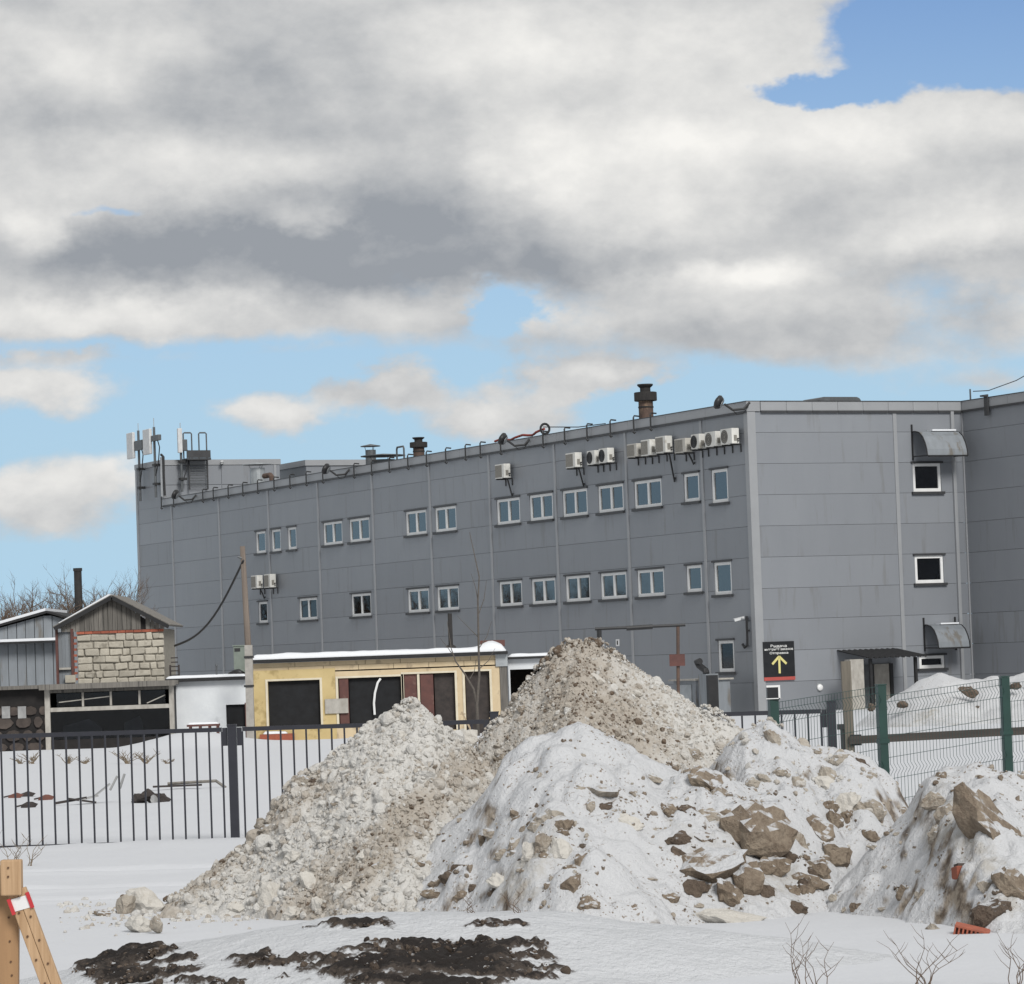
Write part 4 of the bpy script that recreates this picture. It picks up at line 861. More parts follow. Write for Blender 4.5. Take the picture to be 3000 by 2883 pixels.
while x < w-.03:
    b_ = min(x+.25, w); obj('brick', MB().box(x+.006, b_-.006, -.02, .06, zt-.085, zt-.01), 'redbrick', t); x = b_
for k in range(9): obj('brick', MB().box(-.11, -.005, -.01, .1, z+k*.18, z+k*.18+.07), 'redbrick', t)
# gable planks
ap = (lx(330, 1745), lz(330, 1748)); ea = (lx(165, 1845), lz(165, 1838)); eb = (lx(493, 1825), lz(493, 1832)); gz_ = zt+.002
def roofz(x): return ea[1]+(ap[1]-ea[1])*(x-ea[0])/(ap[0]-ea[0]) if x < ap[0] else ap[1]+(eb[1]-ap[1])*(x-ap[0])/(eb[0]-ap[0])
nx_ = 22; xs = np.linspace(ea[0]+.15, eb[0]-.12, nx_+1)
for i in range(nx_):
    a_, b_ = xs[i]+.006, xs[i+1]-.006; za, zb_ = roofz(a_)-.03, roofz(b_)-.03
    if max(za, zb_) < gz_+.04: continue
    y0 = random.uniform(-.02, .0)
    pts = [(a_, gz_), (b_, gz_), (b_, max(zb_, gz_+.01)), (a_, max(za, gz_+.01))]
    if i == 17: continue
    obj('plank', MB().prism(pts, y0, y0+.03), 'greywood', t)
obj('gable_back', MB().prism([(ea[0]+.3, gz_), (eb[0]-.25, gz_), (ap[0], ap[1]-.06)], .035, .1), 'darkmortar', t)
def roof_slope(p, q):
    d = Vector((q[0]-p[0], 0, q[1]-p[1])); n = Vector((-d.z, 0, d.x)).normalized()*.06
    if n.z < 0: n = -n
    return MB().prism([(p[0], p[1]), (q[0], q[1]), (q[0]+n.x, q[1]+n.z), (p[0]+n.x, p[1]+n.z)], -.25, 3.8)
obj('roof_slope', roof_slope((ea[0]-.05, ea[1]-.03), ap), 'greywood', t); obj('roof_slope', roof_slope((ap[0]+.001, ap[1]), (eb[0]+.06, eb[1]-.03)), 'greywood', t)
obj('barge_board', MB().beam((ea[0]-.03, -.27, ea[1]-.05), (ap[0], -.27, ap[1]-.03), .04, .12), 'tarfelt', t); obj('barge_board', MB().beam((ap[0], -.27, ap[1]-.03), (eb[0]+.04, -.27, eb[1]-.05), .04, .12), 'tarfelt', t)
snow_s = MB().beam((ea[0]+.1, 1.2, ea[1]+.12), (ap[0]-.1, 1.2, ap[1]-.0+.06), 2.6, .05); obj('roof_snow', snow_s, 'roofsnow', t)
# side annex boards and steps
obj('corner_post', MB().box(lx(163), lx(170), -.02, .1, 0, ea[1]-.06), 'brownpaint', t); obj('corner_post', MB().box(lx(208), lx(216), -.02, .1, 0, ea[1]-.06), 'brownpaint', t)
for k in range(4): obj('annex_plank', MB().box(lx(170)+k*.105, lx(170)+k*.105+.1, .1, .13, 0, ea[1]-.15), 'metalsheet', t)
obj('annex_sill', MB().box(lx(172), lx(206), -.03, .09, lz(190, 1962), lz(190, 1956)), 'oldwhite', t)
obj('annex_stone', MB().box(lx(190), lx(220), -.12, .0, lz(200, 2000), lz(200, 1978)), 'block', t)
# wall ladder right of the shed
p = at(512, 2008, YS-1.5); t = thing('wooden_ladder', 'short dark ladder standing on the white garage roof by the block shed', 'ladder', (p.x, YS-1.5, GZ+gzz(610, 1995, YG-.2)-GZ+.1)); zz = at(512, 1948, YS-1.5).z-t.location.z
for x in (-.12, .14): obj('stile', MB().beam((x, 0, 0), (x, 0, zz), .05), 'scrapdark', t)
for k in range(5): obj('rung', MB().beam((-.095, 0, .1+k*.13), (.115, 0, .1+k*.13), .035), 'scrapdark', t)
# grey gabled metal shed at the far left
YM = 112.0; ox = at(-160, 1900, YM).x; t = thing('metal_shed', 'grey sheet metal shed with snowy gable roof at the left edge', 'shed', (ox, YM, GZ-.03)); SZ = GZ-.03
lx = lambda px, py=1900: at(px, py, YM).x-ox
lz = lambda px, py: at(px, py, YM).z-SZ
apx, apz = lx(140, 1795), lz(140, 1796); w = lx(260); e1 = lz(-160, 1880); e2 = lz(240, 1830)
n = 16; xs = np.linspace(0, w, n+1)
for i in range(n):
    r_ = lambda x: (e1+(apz-e1)*x/apx if x < apx else apz+(e2-apz)*(x-apx)/(w-apx))-.05
    a_, b_ = xs[i]+.01, xs[i+1]-.01; obj('sheet', MB().prism([(a_, 0), (b_, 0), (b_, r_(b_)), (a_, r_(a_))], -.015*(i % 2), .05), 'metalsheet', t)
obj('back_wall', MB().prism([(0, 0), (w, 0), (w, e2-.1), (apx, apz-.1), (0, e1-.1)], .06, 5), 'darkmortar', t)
def slope2(p, q, th, y0, y1): return MB().prism([p, q, (q[0], q[1]+th), (p[0], p[1]+th)], y0, y1)
obj('roof_slope', slope2((-.2, e1-.05), (apx, apz), .07, -.25, 5.3), 'tarfelt', t); obj('roof_slope', slope2((apx+.001, apz), (w+.1, e2-.02), .07, -.25, 5.3), 'tarfelt', t)
obj('roof_snow', slope2((-.15, e1+.025), (apx-.05, apz+.072), .09, -.2, 5.2), 'roofsnow', t)
obj('canopy', MB().box(lx(-150), lx(212), -.6, -.016, lz(60, 1886), lz(60, 1880)), 'tarfelt', t); obj('canopy_snow', MB().box(lx(-150), lx(205), -.58, -.03, lz(60, 1880)+.002, lz(60, 1872)), 'roofsnow', t)

# utility pole with concrete stub and cable ------------------------
YP_ = 98.0; pb = at(735, 2175, YP_); pt_ = at(709, 1600, YP_); pm_ = at(726, 1900, YP_)
t = thing('utility_pole', 'weathered wooden utility pole lashed to a concrete stub', 'pole', (pb.x, YP_, GZ)); o_ = Vector((pb.x, YP_, GZ))
obj('pole', MB().tube([at(731, 2050, YP_+.15)-o_, pm_+Vector((0, .15, 0))-o_, pt_+Vector((0, .15, 0))-o_], [.10, .095, .075], 10), 'polewood', t, smooth=True)
obj('stub', MB().beam((0, -.02, -.1), at(728, 1890, YP_)-o_, .22, .2), 'concrete', t)
for py in (1925, 2010): q = at(729, py, YP_)-o_; obj('wire_lashing', MB().box(q.x-.13, q.x+.13, -.14, .28, q.z-.03, q.z+.03), 'black', t)
obj('insulator', MB().tube([pt_+Vector((-.02, .1, -.35))-o_, pt_+Vector((-.14, .1, -.3))-o_], .03, 6), 'galvdark', t)
ca_ = at(713, 1642, YP_); cb_ = at(512, 1892, YS-.3); pts = []
for i in range(15): u = i/14; q = ca_.lerp(cb_, u); q.z -= .55*math.sin(math.pi*u); pts.append(q-o_)
obj('cable', MB().tube(pts, .035, 6), 'black', t)
# green cabinet on the white garage roof
p = at(706, 1978, YG+1.2); bz = GZ+gzz(610, 1995, YG-.2)-GZ+.1; t = thing('metal_box', 'pale green metal box on the white garage roof by the pole', 'box', (p.x, YG+1.2, bz)); hb = gzz(700, 1893, YG+1.2)-bz
obj('body', MB().box(-.2, .22, 0, .4, 0, hb), 'greenbox', t); obj('lid', MB().box(-.23, .25, -.03, .43, hb+.001, hb+.03), 'greenbox', t); obj('vent', MB().box(-.17, .0, -.008, -.001, hb-.16, hb-.06), 'black', t)
p = at(690, 1976, YG+.5); t = thing('dark_bundle', 'black bundle lying on the white garage roof', 'bundle', (p.x, YG+.5, bz)); obj('bundle', MB().tube([(-.2, 0, .05), (0, .05, .10), (.1, 0, .12), (.28, 0, .05)], [.06, .11, .1, .05], 8), 'black', t, smooth=True); obj('tie', MB().tube([(.04, .02, .08), (.06, .02, .13)], .12, 8), 'soot', t)
p = at(635, 1985, YG+.5); t = thing('roof_stub_pipe', 'thin short pipe standing on the white garage roof', 'pipe', (p.x, YG+.5, bz)); obj('pipe', MB().lathe([(.025, 0), (.025, .33)], n=8), 'galvdark', t); obj('cap', MB().lathe([(.045, .331), (.02, .38)], n=8), 'galvdark', t)

# pipe frame with brown plate
YF = 99.0; a = at(1743, 1843, YF); b = at(2008, 1831, YF); zg = GZ
t = thing('pipe_frame', 'black pipe goal-like frame standing before the long wall', 'frame', (a.x, YF, zg)); o_ = Vector((a.x, YF, zg))
obj('crossbar', MB().tube([a-o_, b-o_], .045, 8), 'black', t); m1 = at(1835, 1841, YF)-o_; m2 = at(1912, 1836, YF)-o_; obj('sleeve', MB().tube([m1, m2], .07, 8), 'black', t)
l = at(1755, 1843, YF)-o_; r = at(1986, 1833, YF)-o_; obj('leg', MB().tube([(l.x, 0, 0), (l.x, 0, l.z-.03)], .07, 8), 'black', t); obj('leg', MB().tube([(r.x-.10, 0, 0), (r.x, 0, r.z-.03)], .05, 8), 'rustpipe', t)
p = at(1984, 1934, YF-.1); tt = thing('brown_plate', 'brown metal plate hung on the pipe frame', 'plate', (p.x, YF-.09, p.z)); obj('plate', MB().box(-.225, .225, -.015, .015, -.17, .17), 'brownpaint', tt); obj('strap', MB().box(-.03, .03, .016, .08, -.1, .1), 'black', tt)

# chimney pipe far left behind the trees
p = at(231, 1790, 150); t = thing('boiler_chimney', 'dark steel chimney rising behind the bare trees', 'chimney', (p.x, 150, float(gz0(0, 150)))); zt = at(231, 1665, 150).z-t.location.z
obj('shaft', MB().lathe([(.20, 0), (.17, zt)], n=12), 'soot', t); obj('rim', MB().lathe([(.2, zt-.12), (.2, zt+.01)], n=12), 'soot', t)
for s_ in (-1, 1): obj('stay_wire', MB().tube([(s_*.17, 0, zt*.80), (s_*.9, 0, zt*.62), (s_*1.5, 0, zt*.3)], .05, 5), 'galvdark', t)

# ------------------------------------------------------------------ black picket fence
YK = 40.0
def fz(px, py): return at(px, py, YK).z
xa, xb = at(-760, 2172, YK).x, at(2434, 2060, YK).x
t = thing('picket_fence', 'black steel picket fence running behind the snow heaps', 'fence', (xa, YK, 0)); Lf = xb-xa
zt0, zt1 = fz(-760, 2181), fz(2434, 2083); rz_ = lambda x: zt0+(zt1-zt0)*x/Lf
pst = [(at(680, 2150, YK).x-xa, fz(680, 2126)), (at(1450, 2150, YK).x-xa, None), (Lf, fz(2434, 2056))]
for (x, z) in pst: obj('post', MB().box(x-.05, x+.05, -.05, .05, -.3, z or rz_(x)+.1), 'darksteel', t); obj('post_cap', MB().box(x-.056, x+.056, -.056, .056, (z or rz_(x)+.1)+.001, (z or rz_(x)+.1)+.015), 'darksteel', t)
ends = [0]+[p[0] for p in pst]
for i in range(3):
    a_, b_ = ends[i]+(.12 if i else 0), ends[i+1]-.12
    obj('top_rail', MB().beam((a_, 0, rz_(a_)), (b_, 0, rz_(b_)), .03, .05), 'darksteel', t); obj('bottom_rail', MB().beam((a_, 0, .04), (b_, 0, .02), .03, .04), 'darksteel', t)
    n = max(2, int((b_-a_)/.149)); bar = MB().box(-.0105, .0105, -.0105, .0105, 0, 1).mesh('bar')
    for k in range(n+1):
        x = a_+(b_-a_)*k/n; obj('bar', bar, 'darksteel', t, (x, 0, .0), scale=(1, 1, rz_(x)-.026))
    for xx in (b_+.006,) + ((a_-.006,) if i else ()):
        obj('bracket_plate', MB().box(min(xx, xx+(.058 if xx > a_ else -.058)), max(xx, xx+(.058 if xx > a_ else -.058)), -.012, .012, rz_(xx)-.19, rz_(xx)+.02), 'darksteel', t)

# ------------------------------------------------------------------ green mesh fence
gp = [(2265, 2052, 30.5), (2580, 2008, 32.0), (2942, 1984, 33.5)]
P = [at(*q) for q in gp]; dv = (P[2]-P[1]); P.append(P[2]+Vector((dv.x, dv.y, 0)))
t = thing('mesh_fence', 'green wire mesh fence with square posts right of the heaps', 'fence', (P[0].x, P[0].y, 0)); o_ = Vector((P[0].x, P[0].y, 0))
ang = math.atan2(dv.y, dv.x)
for q in P: obj('post', MB().box(-.04, .04, -.04, .04, -.3, q.z), 'greenpost', t, (q.x-o_.x, q.y-o_.y, 0), ang*.25); obj('post_cap', MB().box(-.045, .045, -.045, .045, q.z+.001, q.z+.012), 'greenpost', t, (q.x-o_.x, q.y-o_.y, 0), ang*.25)
drops = ((-.02, -.01), (-.10, -.015), (-.06, -.02))
for i in range(3):
    a_, b_ = P[i]-o_, P[i+1]-o_; d = Vector((b_.x-a_.x, b_.y-a_.y, 0)); Ln = d.length; d.normalize(); nn = Vector((d.y, -d.x, 0)); m = MB()
    n = int(Ln/.055)
    for k in range(n+1):
        s_ = .05+(Ln-.1)*k/n; zt = (a_.z+drops[i][0])*(1-s_/Ln)+(b_.z+drops[i][1])*s_/Ln; base = Vector((a_.x, a_.y, 0))+d*s_
        pts = [(0, zt), (0, zt-.06), (.035, zt-.12), (0, zt-.18), (0, zt*.55+.05), (.035, zt*.55), (0, zt*.55-.05), (0, .22), (.035, .16), (0, .10), (0, -.05)]
        m.tube([base+nn*u+Vector((0, 0, z)) for u, z in pts], .0021, 4, False)
    for zz in (0, .06, .18, .38, .58, .78, .98, 1.18, 1.36):
        z0 = a_.z+drops[i][0]-zz; z1 = b_.z+drops[i][1]-zz
        if min(z0, z1) < 0: continue
        m.tube([a_*1.0+d*.05+Vector((0, 0, z0-a_.z)), b_-d*.05+Vector((0, 0, z1-b_.z))], .0024, 4, False)
    kind(obj('mesh_panel', m, 'greenwire', t), 'stuff')
    for zz in (.3, 1.1): obj('clamp', MB().box(-.05, .05, -.05, .05, zz, zz+.04), 'greenpost', t, (a_.x, a_.y, 0), ang*.25)
# lamp box on the first post
q = P[0]; t = thing('lamp_box', 'white framed lamp box sitting on a green fence post', 'lamp', (q.x, q.y, q.z+.013))
obj('housing', MB().box(-.055, .055, -.05, .05, .008, .118), 'galvdark', t); obj('bezel', MB().box(-.06, .062, -.062, -.051, .104, .122).box(.045, .062, -.062, -.051, .0, .1035).box(-.065, .066, -.062, .05, -.0, .0075), 'upvc', t); obj('lens', MB().box(-.05, .04, -.0565, -.0515, .012, .10), 'signblack', t)

# ------------------------------------------------------------------ weathered gate post with rail
YW = 44.0; p = at(2492, 2200, YW); t = thing('gate_post', 'weathered square post with a dark horizontal rail beyond the mesh fence', 'gate', (p.x, YW, 0)); zt = at(2486, 1937, YW).z
obj('post', MB().beam((0, 0, -.2), (-.02, 0, zt), .12), 'postwood', t); ra = at(2510, 2168, YW-.06); rb = at(3090, 2136, YW-.06)
obj('rail', MB().beam((ra.x-p.x-.1, -.09, ra.z), (rb.x-p.x, -.09, rb.z), .06, .10), 'rail', t); obj('rail_bracket', MB().box(.0, .14, -.075, -.055, ra.z-.07, ra.z+.07), 'black', t)
zz = at(2480, 2130, YW).z; obj('latch', MB().box(-.16, -.061, -.05, .05, zz-.03, zz+.04).box(-.12, -.061, -.04, .04, .0, zz-.0305), 'black', t)

# ------------------------------------------------------------------ snow heaps
class Heap:
    def __init__(s, ridge, Y, sf, sb, r=.14, amp=.03, ls=7.0, amp2=.0):
        q = [dat(x, y, Y) for x, y in ridge]; s.x = np.array([p.x for p in q]); s.z = np.maximum(np.array([p.z for p in q]), -.4)
        s.Y, s.sf, s.sb, s.r, s.amp, s.ls, s.amp2 = Y, sf, sb, r, amp, ls, amp2; s.bumps = []; s.crags = []
    def base(s, x, y):
        rz = np.interp(x, s.x, s.z, left=-1, right=-1); wob = .35*(fbm(x*1.1+s.Y, x*0+3.3, 3)-.5)
        dy = y-(s.Y+wob); k = np.where(dy < 0, s.sf, s.sb); dd = np.sqrt(dy*dy+s.r*s.r)-s.r
        return rz-k*dd
    def bump(s, x, y):
        out = np.zeros(x.shape); q = (x*1.0, y*1.0)
        for (bx, by, r, a) in s.bumps:
            m = (np.abs(x-bx) < 1.7*r) & (np.abs(y-by) < 1.7*r)
            if m.any():
                wx, wy = x[m]-bx, y[m]-by; d2 = (wx*wx+wy*wy)/(r*r)*(1+.7*(vnoise(x[m]*9, y[m]*9)-.5)); out[m] = np.maximum(out[m], a*np.clip(1-d2*.8, 0, 1)**.8)
        return out
    def h(s, x, y):
        x = np.asarray(x, float); y = np.asarray(y, float); b = s.base(x, y)
        for (cx, cy, rx, ry, a) in s.crags:          # broken blocky ground where slabs were dumped
            px, py = pix(x, y, b); x0, y0 = d2s(cx, cy); m = np.exp(-((px-x0)/(rx*1.53))**2-((py-y0)/(ry*1.53))**2)*np.clip((s.Y-y)/.3, 0, 1)
            wx = x+.12*(fbm(x*4, y*4, 3)-.5); wy = y+.12*(fbm(x*4+7, y*4+3, 3)-.5)
            q = np.sqrt(lumps(wx*2.3+cx, wy*2.3))*.6+np.sqrt(lumps(wx*4.7+3, wy*4.7+cy))*.35+lumps(wx*9, wy*9)*.12
            b = b+a*m*(q-.45)
        big = .16*(fbm(x*.9+s.Y*3, y*.9, 4)-.5)
        rid = np.exp(-((y-s.Y)/.25)**2)
        l = s.amp*(lumps(x*s.ls, y*s.ls)+.6*lumps(x*s.ls*2.1+5, y*s.ls*2.1)+.4*lumps(x*s.ls*.45+9, y*s.ls*.45))*(1-.35*rid)
        cr = 0
        if s.amp2:                                   # crumbly patches in otherwise drifted snow
            k = np.clip((fbm(x*1.6+11, y*1.6+4, 3)-.46)/.12, 0, 1); cr = k*(.028*lumps(x*11+.3*np.sin(y*9), y*11)+.016*lumps(x*24, y*24))*(1-.6*rid)
        return b+big*(1-.8*rid)+l-s.amp*.6+s.amp2*(fbm(x*3, y*3, 4)-.5)+cr
HL = Heap([(300, 1757), (330, 1724), (400, 1669), (470, 1620), (520, 1562), (560, 1506), (620, 1466), (660, 1432), (700, 1392), (740, 1378), (770, 1364), (798, 1352), (830, 1376), (860, 1404), (900, 1437), (960, 1500), (1050, 1600)], 29.2, .64, .7, amp=.045, ls=8)
HM = Heap([(830, 1560), (900, 1452), (935, 1404), (960, 1374), (985, 1336), (1020, 1304), (1060, 1254), (1088, 1231), (1105, 1225), (1150, 1243), (1200, 1268), (1250, 1301), (1300, 1333), (1360, 1375), (1400, 1390), (1460, 1414), (1520, 1452), (1600, 1532), (1700, 1640)], 30.2, .74, .7, amp=.035, ls=10)
HS = Heap([(1330, 1520), (1385, 1436), (1415, 1406), (1445, 1408), (1475, 1410), (1520, 1423), (1560, 1439), (1610, 1451), (1660, 1478), (1700, 1521), (1740, 1565), (1800, 1640), (1850, 1720)], 28.8, .55, .7, amp=.04, ls=4.5, r=.2, amp2=.06)
HF = Heap([(690, 1762), (720, 1744), (780, 1667), (850, 1594), (930, 1524), (960, 1480), (1000, 1442), (1050, 1409), (1110, 1398), (1150, 1414), (1200, 1432), (1260, 1462), (1310, 1477), (1400, 1502), (1500, 1542), (1600, 1602), (1680, 1700), (1740, 1790)], 27.6, .56, .6, amp=.018, ls=4.5, r=.25, amp2=.10)
HT = Heap([(1560, 1762), (1620, 1692), (1680, 1622), (1740, 1562), (1770, 1505), (1800, 1480), (1860, 1472), (1920, 1484), (1960, 1512), (2050, 1582), (2150, 1682), (2250, 1782)], 26.4, .40, .6, amp=.022, ls=5, r=.25, amp2=.10)
HF.crags = [(1430, 1620, 170, 95, .30), (1045, 1600, 90, 95, .16), (1150, 1525, 90, 40, .10), (870, 1690, 70, 40, .10), (1340, 1500, 60, 40, .16), (1100, 1710, 80, 40, .10)]
HS.crags = [(1600, 1500, 140, 70, .20), (1480, 1450, 60, 50, .16), (1690, 1560, 60, 50, .16)]
HT.crags = [(1890, 1640, 80, 130, .30), (1800, 1540, 50, 60, .13), (1770, 1720, 60, 40, .07), (1930, 1740, 60, 50, .2)]
HEAPS = [HL, HM, HS, HF, HT]
def surf(px, py):                                   # first heap or ground point seen through a pixel
    v = ray(px, py); Y = np.arange(22.0, 34.0, .02); k = Y/v.y; X = v.x*k; Z = CAMZ+v.z*k
    hh = np.maximum(gz(X, Y), np.maximum.reduce([h.h(X, Y) for h in HEAPS])); i = np.argmax(Z <= hh)
    return Vector((float(X[i]), float(Y[i]), float(Z[i]))) if (Z <= hh).any() else at(px, py, 29.6)
def seg_dist(px, py, a, b):
    ax, ay = d2s(*a); bx, by = d2s(*b); L2 = (bx-ax)**2+(by-ay)**2; u = np.clip(((px-ax)*(bx-ax)+(py-ay)*(by-ay))/L2, 0, 1)
    return np.hypot(px-ax-u*(bx-ax), py-ay-u*(by-ay))
def heap_mesh(hp, name, mat, label, res, dirt, cat='snow heap'):
    x0, x1 = hp.x.min()-.1, hp.x.max()+.1; zm = hp.z.max(); y0, y1 = hp.Y-zm/hp.sf-.5, hp.Y+zm/hp.sb+.4
    xs = np.arange(x0, x1, res); ys = np.arange(y0, y1, res*1.15); X, Y = np.meshgrid(xs, ys); Z = hp.h(X, Y)+hp.bump(X, Y)*(1-.8*np.exp(-((Y-hp.Y)/.15)**2)); G = gz(X, Y)
    X = X+(fbm(X*9, Y*9, 2)-.5)*res*1.2
    ok = Z > G-.06; Z = np.maximum(Z, G-.08); ny, nx = X.shape; I = np.arange(nx*ny).reshape(ny, nx)
    keep = ok[:-1, :-1] | ok[:-1, 1:] | ok[1:, 1:] | ok[1:, :-1]
    F = np.stack([I[:-1, :-1], I[:-1, 1:], I[1:, 1:], I[1:, :-1]], -1)[keep]
    used = np.unique(F); mp = np.full(nx*ny, -1); mp[used] = np.arange(len(used)); F = mp[F]
    V = np.stack([X, Y, Z], -1).reshape(-1, 3)[used]; bx, by = float((x0+x1)/2), float(hp.Y)
    px, py = pix(V[:, 0], V[:, 1], V[:, 2]); dd = dirt(V, px, py)
    V = V-np.array([bx, by, 0]); m = mesh_np(name, V, F); vattr(m, 'dirt', dd)
    o = obj(name, m, mat, None, (bx, by, 0)); tag(o, label, cat, 'ploughed snow heaps'); return o
sm = lambda x, a, b: np.clip((x-a)/(b-a), 0, 1)
def dirtL(V, px, py): return -.10+.30*np.exp(-(seg_dist(px, py, (930, 1440), (560, 1760))/75)**2)+.22*np.exp(-(seg_dist(px, py, (600, 1500), (330, 1730))/60)**2)+.12*(fbm(V[:, 0]*1.5, V[:, 2]*1.5, 3)-.5)
def dirtM(V, px, py): return .05+.20*np.exp(-(seg_dist(px, py, (1120, 1240), (1160, 1420))/150)**2)-.12*sm(px, 1950, 2250)-.14*np.exp(-(seg_dist(px, py, (1180, 1290), (1360, 1380))/70)**2)
def dirtS(V, px, py): return -.02+.14*(fbm(V[:, 0]*2+4, V[:, 2]*3, 3)-.4)
def dirtF(V, px, py): return -.03+.20*np.exp(-(seg_dist(px, py, (1050, 1560), (1000, 1690))/90)**2)+.16*np.exp(-(seg_dist(px, py, (1300, 1600), (1480, 1690))/120)**2)+.10*np.exp(-(seg_dist(px, py, (1000, 1460), (960, 1560))/40)**2)
def dirtT(V, px, py): return -.02+.20*np.exp(-(seg_dist(px, py, (1800, 1500), (1790, 1600))/60)**2)+.2*np.exp(-(seg_dist(px, py, (1860, 1600), (1930, 1740))/80)**2)
# chunks frozen into the heaps: view position, size, surface
CHUNKS = {}
CHUNKS['L'] = [(455, 1740, 40, 30, 'chunkpale'), (385, 1745, 45, 35, 'chunkpale'), (430, 1715, 34, 24, 'chunkpale'), (610, 1735, 40, 30, 'chunkpale'), (660, 1700, 40, 24, 'chunkpale'), (590, 1690, 50, 34, 'chunkpale'),
          (560, 1640, 40, 24, 'chunkpale'), (700, 1640, 36, 22, 'chunkpale'), (630, 1600, 34, 20, 'chunkpale'), (765, 1410, 28, 20, 'chunkpale'), (720, 1445, 30, 20, 'chunkpale'), (850, 1490, 28, 20, 'chunkpale'), (800, 1470, 30, 18, 'chunkpale'),
          (585, 1500, 42, 26, 'chunkgrey'), (545, 1535, 40, 30, 'chunkgrey'), (500, 1580, 36, 26, 'chunkgrey'), (470, 1640, 34, 22, 'chunkgrey'), (520, 1590, 60, 30, 'chunkgrey'), (650, 1540, 34, 18, 'chunkgrey'), (345, 1735, 26, 30, 'chunkgrey'),
          (395, 1720, 22, 18, 'clod'), (420, 1700, 16, 14, 'clod'), (600, 1497, 20, 14, 'clod'), (690, 1680, 30, 18, 'chunkgrey'), (725, 1660, 40, 22, 'chunkgrey'), (795, 1600, 34, 18, 'chunkgrey'), (655, 1745, 34, 20, 'chunkgrey')]
CHUNKS['M'] = [(1330, 1445, 40, 20, 'chunkgrey'), (1280, 1400, 28, 14, 'chunkgrey'), (1180, 1350, 26, 14, 'chunkgrey'), (1000, 1360, 24, 16, 'chunkgrey'), (960, 1450, 26, 16, 'chunkgrey'), (1060, 1290, 22, 12, 'chunkgrey'), (1220, 1330, 26, 14, 'chunkpale'), (1140, 1300, 30, 18, 'chunkpale'), (1390, 1450, 30, 18, 'chunkgrey')]
CHUNKS['S'] = [(1479, 1420, 26, 46, 'chunkgrey'), (1545, 1470, 0.1, .1, 'clod'), (1490, 1480, 34, 24, 'chunkgrey'), (1460, 1490, 26, 22, 'chunkgrey'), (1565, 1440, 36, 14, 'chunkgrey'), (1605, 1456, 44, 36, 'chunkgrey'), (1525, 1500, 30, 26, 'chunkgrey'),
          (1530, 1535, 34, 30, 'chunkgrey'), (1620, 1535, 50, 50, 'chunkpale'), (1650, 1490, 50, 30, 'chunkgrey'), (1670, 1560, 60, 46, 'chunkgrey'), (1725, 1555, 40, 26, 'chunkgrey'), (1665, 1600, 34, 34, 'chunkbrown'), (1440, 1500, 26, 20, 'chunkgrey'), (1580, 1500, 46, 34, 'chunkpale')]
CHUNKS['F'] = [(1345, 1500, 64, 60, 'chunkbrown'), (1375, 1525, 44, 34, 'chunkgrey'), (1280, 1553, 44, 24, 'chunkbrown'), (1315, 1555, 40, 26, 'clod'), (1350, 1565, 50, 28, 'chunkgrey'), (1385, 1560, 40, 26, 'chunkbrown'), (1290, 1535, 30, 18, 'chunkgrey'),
          (1300, 1612, 50, 36, 'clod'), (1340, 1610, 56, 50, 'chunkbrown'), (1290, 1640, 50, 40, 'clod'), (1355, 1668, 124, 84, 'chunkbrown'), (1330, 1700, 60, 40, 'clod'), (1395, 1712, 70, 50, 'chunkbrown'), (1590, 1640, 60, 60, 'chunkbrown'), (1425, 1690, 70, 64, 'chunkbrown'), (1500, 1640, 40, 34, 'clod'), (1530, 1645, 24, 24, 'clod'), (1570, 1600, 44, 76, 'chunkbrown'),
          (1590, 1570, 36, 50, 'chunkbrown'), (1560, 1665, 60, 50, 'chunkbrown'), (1545, 1690, 80, 44, 'chunkbrown'), (1480, 1660, 60, 40, 'chunkbrown'), (1520, 1610, 50, 50, 'chunkgrey'), (1460, 1710, 40, 30, 'clod'), (1480, 1570, 40, 14, 'chunkgrey'), (1560, 1575, 26, 12, 'clod'),
          (1145, 1515, 66, 30, 'chunkgrey'), (1110, 1512, 30, 20, 'chunkgrey'), (1155, 1548, 36, 18, 'clod'), (1130, 1545, 20, 20, 'chunkgrey'), (1195, 1580, 70, 34, 'chunkpale'), (1050, 1568, 66, 44, 'chunkgrey'), (1078, 1580, 40, 34, 'chunkbrown'), (1025, 1585, 34, 34, 'chunkgrey'),
          (1040, 1620, 46, 56, 'chunkgrey'), (1070, 1630, 44, 44, 'chunkpale'), (1015, 1635, 40, 40, 'chunkpale'), (985, 1620, 34, 28, 'chunkgrey'), (945, 1600, 44, 30, 'chunkgrey'), (925, 1610, 24, 30, 'chunkbrown'), (965, 1640, 40, 26, 'chunkgrey'), (960, 1690, 60, 24, 'chunkpale'),
          (880, 1662, 40, 26, 'clod'), (860, 1680, 36, 24, 'clod'), (838, 1690, 34, 22, 'chunkbrown'), (830, 1715, 44, 24, 'chunkbrown'), (880, 1715, 36, 20, 'chunkbrown'), (905, 1700, 20, 14, 'clod'), (805, 1655, 24, 12, 'chunkbrown'), (790, 1730, 14, 24, 'chunkgrey'),
          (1185, 1692, 40, 30, 'clod'), (1092, 1694, 50, 44, 'chunkbrown'), (1125, 1730, 40, 30, 'chunkbrown'), (1280, 1718, 34, 30, 'chunkbrown'), (1240, 1680, 40, 8, 'chunkgrey'), (1000, 1430, 16, 14, 'chunkgrey'), (1070, 1450, 26, 12, 'chunkgrey'), (1095, 1435, 20, 10, 'clod'),
          (965, 1470, 22, 18, 'chunkgrey'), (985, 1500, 18, 18, 'clod'), (935, 1550, 20, 16, 'chunkgrey'), (1250, 1490, 34, 14, 'chunkgrey'), (1060, 1480, 24, 20, 'chunkgrey')]
